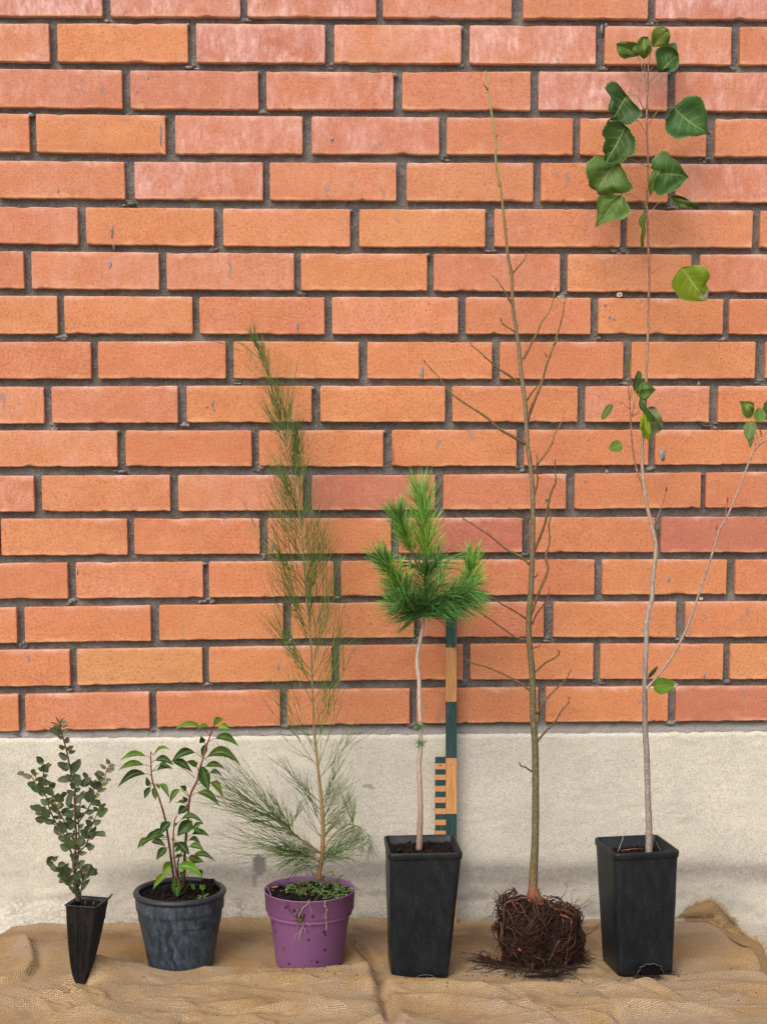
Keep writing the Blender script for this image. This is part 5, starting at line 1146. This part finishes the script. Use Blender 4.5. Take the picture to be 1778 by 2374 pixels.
# ================================================================== BARE-ROOT SAPLING
sap=potted('bare_root_sapling','tall leafless sapling standing on its exposed dark root ball, no pot','sapling',1250,2250,-.225)
BARKS=mat_bark('olive_brown_bark',.55,230,(.42,.38,.24),.85)
def yb(py): t=(2060-py)/(2060-166); return -.225+.185*t
def BB(pts,dy=0): return [at(a,b,yb(b)+dy) for a,b in pts]
m=MB()
TRK=[(1236,2085),(1235,2055),(1237.6,2002),(1240,1950),(1241,1880),(1241,1789),(1239.7,1722),(1236,1670),(1235,1613),(1232.7,1553),(1225.8,1483),(1225.8,1430),(1230,1370),(1232.7,1308),(1234.8,1247),(1234.8,1166),(1231,1093),(1221.7,1024),(1217.7,942),(1208.7,873),(1201.4,800),(1195,760),(1188,705),(1185.8,637),(1177.8,597),(1171,535),(1166,488),(1159.8,434),(1149.6,380),(1147.8,318),(1138.8,260),(1131.5,210),(1126,166)]
var_stem(m,BB(TRK),[x*sq for x in (13,10.2,9,8.4,8.1,8.0,7.6,7,6.8,6.4,5.8,5.5,5.3,5.0,4.7,4.2,3.8,3.4,3.0,2.7,2.4,2.1,1.6)],[(.22,.10,.05),(.13,.115,.05),(.12,.11,.05),(.125,.11,.05),(.13,.11,.05),(.16,.125,.06),(.19,.14,.075),(.21,.155,.09),(.20,.14,.08),(.22,.13,.05),(.26,.18,.05),(.30,.30,.10),(.33,.33,.12)],n=360,knob=.07,seed=6)
BR=[[(1189,632),(1204,615),(1217,600),(1219,583)],[(1187,705),(1174,684),(1160,660),(1138,636)],[(1195,770),(1186,765),(1165,750),(1158,735)],
[(1213,832),(1222,815),(1230,800),(1246.5,767.6),(1256,746),(1274.7,718),(1284,683),(1292,659)],
[(1222,977),(1230,950),(1239.5,927),(1256,885),(1267.6,843),(1281.7,805),(1293.5,767.6),(1303,735),(1307.5,706.6),(1313.6,685.5)],
[(1220,930),(1237,904),(1253.5,885),(1262,862)],[(1281.7,805),(1291,790),(1290,775)],
[(1204,890),(1183,873),(1155,854.5),(1136,838),(1112.7,817),(1094,800.5),(1088,792)],
[(1218,1030),(1187.8,1012),(1155,993),(1124,965),(1070,930),(1042,908),(1018,876),(989,844),(978,833)],
[(1236,1093),(1248,1072.6),(1264.5,1052),(1280.7,1024),(1284.8,1007.5),(1301,979),(1306,966)],[(1237,1154),(1246,1115),(1243,1089),(1246,1052)],
[(1236,1282),(1252,1243.5),(1264.5,1207),(1270.6,1168),(1280.7,1133.6),(1288,1117),(1286,1085),(1287,1064.5)],
[(1230,1424),(1252,1365.6),(1264.5,1337),(1269.8,1316.7),(1265,1288),(1273.4,1255.7),(1271.8,1215),(1276.7,1198.7),(1271.8,1174)],
[(1233,1447),(1244,1422.5),(1260,1402),(1270.6,1382),(1271.8,1357)],[(1238,1560),(1264.5,1536),(1284.8,1526),(1296,1514),(1291,1504)],
[(1243,1656),(1264.5,1622),(1293,1593.4),(1315,1569),(1325.5,1546.6)],[(1243,1722),(1265,1694.5),(1286,1673.5),(1300,1649),(1315.7,1631.5),(1319,1614)],
[(1231,1204),(1203,1192.6),(1177,1176)],[(1230,1310),(1199,1286),(1175,1274),(1134,1241.5),(1097.6,1217),(1075,1202.8),(1057,1188.6)],
[(1222,1436),(1195,1418.4),(1162.7,1400),(1134,1381.8),(1093.6,1369.6)],[(1224,1484),(1195,1477.4),(1162.7,1455),(1134,1434.7),(1093.6,1406)],
[(1232,1603),(1203.4,1583),(1179,1569),(1134,1548.6),(1089.5,1534.4),(1061,1510),(1036.6,1493.7)],[(1235,1790),(1219.4,1780),(1207,1775),(1202,1766)],[(1233,1503),(1245,1500),(1254,1494)],[(1238,1338),(1244,1335),(1247,1328)]]
for k,b in enumerate(BR):
    L_=len(b); r0=(1.2+.28*L_)*sq; right=b[-1][0]>b[0][0]
    W_=[at(a,c_,yb(b[0][1])+(i/(L_-1))*((-.05 if k%3 else .02)*L_/9)) for i,(a,c_) in enumerate(b)]
    S_=stem(m,W_,r0,.55*sq+.0002,L_*6,6,(.15,.085,.04),(.30,.22,.07) if b[0][1]<1100 else (.19,.12,.05),knob=.22,seed=k)
    rr_=random.Random(k)
    for i in range(4,len(S_)-2,5):   # buds at the nodes
        ax=(S_[i+1]-S_[i]).normalized(); sd=Vector((ax.z,rr_.uniform(-1,1),-ax.x)).normalized()*(1 if (i//5)%2 else -1); p=S_[i]; e=p+(ax*.8+sd*.8)*.0035; m.tube([p,p.lerp(e,.5),e],[.0009,.0010,.0003],5,col=(.22,.10,.05))
for i in range(0,33,1):
    a,b=TRK[i]; 
    if b<1500 and i%2: p=BB([(a,b)])[0]; sd=Vector((1 if i%4==1 else -1,-.4,.8)).normalized(); m.tube([p,p+sd*.004,p+sd*.007],[.0016,.0012,.0004],5,col=(.2,.11,.06))
# red bud at the tip and one on the side shoot
for a,b in (((1129,207),(1119,192)),((1268.6,828.7),(1260.6,815.5)),((1127,175),(1124,163))):
    A,B=BB([a,b],-.003); m.tube([A,A.lerp(B,.4),B],[.0007,.0012,.0003],6,col=(.22,.03,.04) if b[0]!=1124 else (.36,.36,.16))
m.build('stem',BARKS,sap)
lm=MB(); A,B=BB([(1276,1163),(1262,1160)],-.01); leaf(lm,A,B,.008,w_oval,6,2,fold=.3,col=(.8,1,1.2)); lm.build('leaf',LEAF2,sap,label='single tiny dark green leaf left on a side twig')
# root ball
cx,cz=1250,2163; ybk=-.225; RC0=at(cx,cz,ybk); hw=89*sq; zt_=at(cx,2072,ybk).z; zb_=.005; hz=(zt_-zb_)/2; zc_=(zt_+zb_)/2; X0=RC0.x
ROOTM=mat_bark('dark_wet_root',.5,300,(.20,.10,.06),.3)
def surf(u,v,f=1.0):
    """u azimuth, v from -1 (bottom) to 1 (top): boxy, slightly leaning lump"""
    cu,su=math.cos(u),math.sin(u); n_=3.2; r=(abs(cu)**n_+abs(su)**n_)**(-1/n_)
    lim=(1-abs(v)**5)**.3 if v>0 else 1-.06*(-v)**3
    top=max(0,v-.55)/.45
    r*=lim*(1-.16*top); w_=1+.20*noise.noise(Vector((cu*2.2,su*2.2,v*2.2)))
    return Vector((X0+hw*r*cu*w_*f-.004*v, ybk+hw*.92*r*su*w_*f, zc_+hz*v*(1 if v<.9 else 1)*(f if v>0 else 1)-(.012*top*cu*(1 if cu<0 else 1.6))**1*abs(cu)))
core=MB(); R=[]
for j in range(25):
    v=-1+1.96*j/24; R.append([surf(2*math.pi*i/48,v,.80)*1+Vector((noise.noise(Vector((i*.9,j*.9,0))),noise.noise(Vector((i*.9,j*.9,5))),0))*.004 for i in range(48)])
L=core.loft(R); core.face(L[-1]); core.face(L[0][::-1])
rb_=core.build('root_ball',SOIL,sap)
rt_=MB(); r8=random.Random(88)
def rcol(): return r8.choice([(.030,.010,.007),(.045,.014,.008),(.020,.009,.007),(.07,.020,.010),(.05,.018,.010),(.09,.05,.04),(.03,.015,.012),(.018,.008,.006)])
for k in range(1000):
    u=r8.uniform(0,6.28); 
    if r8.random()<.6: u=r8.uniform(math.pi*1.0,math.pi*2.0)
    v=r8.uniform(-.95,.97); du=r8.gauss(0,.25); dv=-r8.uniform(.03,.16); f=r8.uniform(.80,1.06); pts=[]
    n=r8.randrange(8,20)
    for i in range(n):
        pts.append(surf(u,max(-.99,min(.985,v)),f)); u+=du*.35+r8.gauss(0,.07); v+=dv+r8.gauss(0,.05); f=max(.80,min(1.10,f+r8.gauss(0,.03)))
        if v<-.97: break
    if len(pts)>3: 
        rr_=r8.choice([.0004,.0005,.0006,.0008,.0011]); N_=len(pts)*2; rt_.tube([p+Vector((r8.gauss(0,.0004),r8.gauss(0,.0004),r8.gauss(0,.0004))) for p in spline(pts,N_)],[rr_*(1.25-.95*i/N_) for i in range(N_+1)],4,col=rcol(),caps=False)
def tangle(p,d,L_,rad,lvl=1,flat=False,col=None):
    pts=[Vector(p)]; d=Vector(d).normalized(); n=max(5,int(L_/.005))
    for i in range(n):
        d=(d+Vector((r8.gauss(0,.22),r8.gauss(0,.22),r8.gauss(0,.16)))).normalized(); q=pts[-1]+d*L_/n
        zg=bz(q.x,q.y)+.001
        if flat: q.z+= (zg+.003-q.z)*.25
        q.z=max(q.z,zg); pts.append(q)
        if lvl and r8.random()<.30: tangle(q,d+Vector((r8.gauss(0,.7),r8.gauss(0,.7),r8.gauss(0,.4))),L_*r8.uniform(.15,.4),rad*.6,0,flat,col)
    rt_.tube(pts,[rad*(1-.7*i/n) for i in range(n+1)],4,col=col or rcol(),caps=False)
for k in range(90):   # short ends sticking out of the lump
    u=r8.uniform(math.pi*.9,math.pi*2.1) ; v=r8.uniform(-.95,.95); p=surf(u,v,1.0); o_=Vector((math.cos(u),math.sin(u),r8.uniform(-.7,.5))); tangle(p,o_,r8.uniform(.008,.020),.0005,1)
for k in range(70):
    u=r8.choice((0.,math.pi))+r8.gauss(0,.35); v=r8.uniform(-.9,.9); tangle(surf(u,v,.98),(math.cos(u)*.6,math.sin(u)-.2,r8.choice((-1,1))*r8.uniform(.3,1.4)),r8.uniform(.02,.045),.0006,1)
for k in range(60):
    u=r8.uniform(math.pi*1.0,math.pi*2.0); p=surf(u,.93,.95); tangle(p,(math.cos(u)*.5,-.2,r8.uniform(.1,.8)),r8.uniform(.008,.022),.0006,0)
for k in range(18):
    tangle(at(1165+r8.uniform(-10,20),2095,ybk),(r8.uniform(-.6,.3),-.1,r8.uniform(.2,1)),.025,.0006,1)
for k in range(70):
    u=r8.uniform(-.4,.5) if k%2 else r8.uniform(2.6,3.6); v=r8.uniform(-.7,.95); pts=[]; f=1.02
    for i in range(12): pts.append(surf(u,max(-.97,min(.98,v)),f)); v-=r8.uniform(.03,.10); u+=r8.gauss(0,.09); f=max(.98,min(1.14,f+r8.gauss(0,.03)))
    rt_.tube(spline(pts,26),r8.choice([.0005,.0007,.0009]),4,col=rcol(),caps=False)
# loose roots lying on the burlap
def onfloor(px,py): p=atz(px,py,.01); p.z=bz(p.x,p.y)+.003; return p
for k in range(46):
    a=onfloor(1160+r8.uniform(-8,40),2238+r8.uniform(-8,8)); b=onfloor(1040+r8.uniform(0,70),2213+r8.uniform(-6,22)); tangle(a,b-a,(b-a).length*r8.uniform(.5,1.05),r8.choice([.0006,.0008,.0011]),1,True,r8.choice([(.03,.010,.007),(.06,.018,.009),(.018,.009,.007)]))
for k in range(60):
    a=onfloor(r8.uniform(1150,1340),2240+r8.uniform(-6,16)); tangle(a,(r8.gauss(.1,.6),-r8.uniform(.2,1),0),r8.uniform(.015,.05),r8.choice([.0006,.0009]),1,True,(.022,.010,.008))
for k in range(26):
    a=onfloor(1230+r8.uniform(-20,60),2262); b=onfloor(1330+r8.uniform(-40,40),2262+r8.uniform(-6,22)); tangle(a,b-a,(b-a).length,.0008,1,True,(.014,.007,.005))
for k in range(30):
    a=surf(r8.uniform(-.3,.2),r8.uniform(-.95,-.5),.98); b=onfloor(1375+r8.uniform(-25,15),2205+r8.uniform(-10,50)); tangle(a,b-a,(b-a).length*r8.uniform(.5,1),.0007,1,True)
for t_,e in (((1245,2275),(1232,2285)),((1280,2275),(1290,2300)),((1170,2255),(1172,2278)),((1330,2262),(1372,2285)),((1180,2250),(1165,2270))):
    a=onfloor(*t_); b=onfloor(*e); tangle(a,b-a,(b-a).length*1.2,.0006,0,True,(.05,.03,.02))
ro=rt_.build('fine_roots',ROOTM,sap); ro['kind']='stuff'
OR=mat_bark('orange_root_bark',.45,300,(.5,.3,.2),.3)
Z5=5.178
def z5(pts,f): return [at(1080+a/Z5,2040+b/Z5,f) for a,b in pts]
fy_=ybk-hw*.92*1.03
BIG=[([(770,215),(690,215),(600,240),(530,255),(465,295),(452,400),(450,500),(440,620),(438,720),(440,790)],.0015,(.17,.065,.04),fy_+.022),
([(530,240),(570,290),(600,340),(640,390),(700,390)],.0012,(.20,.065,.03),fy_+.006),([(600,270),(665,310),(700,390),(750,470),(775,560),(765,610)],.0010,(.16,.075,.05),fy_),
([(870,215),(960,235),(1010,300),(1060,345),(1150,365),(1240,375)],.0015,(.17,.06,.035),fy_+.010),([(1130,415),(1200,445),(1265,480),(1255,560),(1245,680),(1220,780),(1215,880),(1195,960)],.0019,(.24,.07,.035),fy_+.004),
([(1190,980),(1200,1030),(1240,1040)],.0014,(.22,.05,.025),fy_+.006),([(480,360),(520,410),(560,500),(600,650)],.0008,(.14,.08,.06),fy_+.004),([(490,560),(560,610),(585,680),(590,740)],.0008,(.13,.07,.055),fy_),
([(900,460),(940,530),(990,620)],.0009,(.13,.08,.065),fy_),([(1120,730),(1070,820),(1020,920),(980,990)],.0009,(.15,.08,.06),fy_),([(770,840),(820,920),(900,950),(940,1010),(930,1070)],.0008,(.12,.06,.05),fy_-.002),
([(400,960),(412,900),(425,850)],.0013,(.36,.15,.08),fy_+.012),([(840,250),(850,340),(870,430),(860,520),(800,640)],.0008,(.12,.06,.045),fy_),([(1160,460),(1165,560),(1158,620)],.0008,(.18,.10,.08),fy_+.004),([(580,870),(620,950)],.0008,(.12,.07,.06),fy_),([(800,1010),(790,1060),(785,1110)],.0009,(.16,.10,.09),fy_-.004),
([(640,830),(660,850)],.0025,(.35,.09,.03),fy_),([(400,920),(350,930),(310,940)],.0012,(.28,.09,.03),fy_+.01),([(420,500),(424,620),(420,700)],.0010,(.33,.12,.06),fy_+.02)]
for k,(pts,r,c,f) in enumerate(BIG):
    W_=z5(pts,f); mm=MB(); N_=len(W_)*5; mm.tube([p+Vector((r8.gauss(0,.0004),r8.gauss(0,.0005),r8.gauss(0,.0004))) for p in spline(W_,N_)],[r*(1.1-.75*i/N_)*r8.uniform(.8,1.15) for i in range(N_+1)],7,cols=[tuple(x*(1-.55*max(0,noise.noise(Vector((i*.35,k*3.1,0))))*1.8) for x in c) for i in range(N_+1)]); mm.build('root',OR,sap)
cr=MB()  # root collar
for k in range(16):
    u=2*math.pi*k/16; a=at(1235,2052,ybk); b=surf(u,.93,.55); cr.tube(spline([a,a.lerp(b,.45)+Vector((0,0,-.002)),b],8),[.006,.0055,.005,.0045,.004,.0035,.003,.0025,.002],7,col=(.24,.085,.04) if k%3 else (.15,.05,.025))
cr.build('root_collar',OR,sap)
# roots coming out of the poplar pot's drainage hole
rt_=MB(); r8=random.Random(5)
for k in range(40):
    a=onfloor(1500+r8.uniform(-22,22),2262); a.z+=.004; tangle(a,(r8.gauss(.15,.8),-r8.uniform(.1,1),0),r8.uniform(.010,.030),.0007,1,True,r8.choice([(.015,.008,.006),(.03,.014,.009)]))
for k in range(10):
    a=onfloor(1545+r8.uniform(-5,12),2250); tangle(a,(1,-.1+r8.gauss(0,.4),.1),.018,.0006,1,True,(.02,.01,.008))
for k in range(24):
    p=onfloor(1495+r8.uniform(-22,30),2264); s=r8.uniform(.0015,.004); p.z+=.001; rt_.tube([p,p+Vector((s,r8.uniform(-1,1)*s,s*.6)),p+Vector((2*s*r8.uniform(-1,1),s,0))],[s*.3,s*.7,s*.2],6,col=(.012,.007,.005))
rt_.build('escaping_roots',ROOTM,poplar)
# ================================================================== MEASURING ROD
rod=thing('measuring_rod','wooden rod with dark green and bare wood bands, leaning behind the pine','measuring rod',(at(1047,2147,-.03).x,-.03,.004))
WOOD=mat_rod('bare_pine_wood',(.62,.33,.13),(.44,.20,.07),.12); GRN=mat_rod('worn_blue_green_paint',(.010,.032,.045),(.030,.078,.060),.9)
yr=lambda py: -.030+(2147-py)/(2147-1375)*.020
def rod_box(mb,x0,x1,y0,y1,m=0,pro=0.0,th=.010):
    a=at(x0,y0,yr(y0)-.004); b=at(x1,y0,yr(y0)-.004); c=at(x0,y1,yr(y1)-.004); d=at(x1,y1,yr(y1)-.004); o_=Vector((0,-pro,0)); T_=Vector((0,th,0))
    i=[mb.vert(p) for p in (c+o_,d+o_,d+T_,c+T_,a+o_,b+o_,b+T_,a+T_)]
    for q in ((0,3,2,1),(4,5,6,7),(0,1,5,4),(1,2,6,5),(2,3,7,6),(3,0,4,7)): mb.face([i[k] for k in q],m)
mb=MB(); ys_=[2147,2016,1887,1757.5,1627,1501,1375]
for k,(b,t) in enumerate(zip(ys_,ys_[1:])): rod_box(mb,1033.6+.2*(k%2),1058.4,t+.2,b-.2,k%2)
mb.build('pole',[WOOD,GRN],rod,smooth=False)
mb=MB(); y=1756.0; k=0; r9=random.Random(2)
while y<2020:
    h=13.0+r9.uniform(-.8,.8); rod_box(mb,1009-(1.0 if k%2 else 0),1033.2,y+.1,y+h-.1,0 if k%2 else 1,pro=.0008 if k%2 else 0.0,th=.007); y+=h; k+=1
mb.build('centimetre_scale',[WOOD,GRN],rod,smooth=False)
mb=MB()
for px_,py_,r in ((1020,1774,2.0),(1045.5,1773,1.1)):
    p=at(px_,py_,yr(py_)-.0058); mb.tube([p,p+Vector((0,.002,0))],[r*.0007,r*.0007],8,col=(.05,.03,.02))
mb.build('nail',mat_plain('dark_nail',(.05,.035,.03),.5,.5),rod)
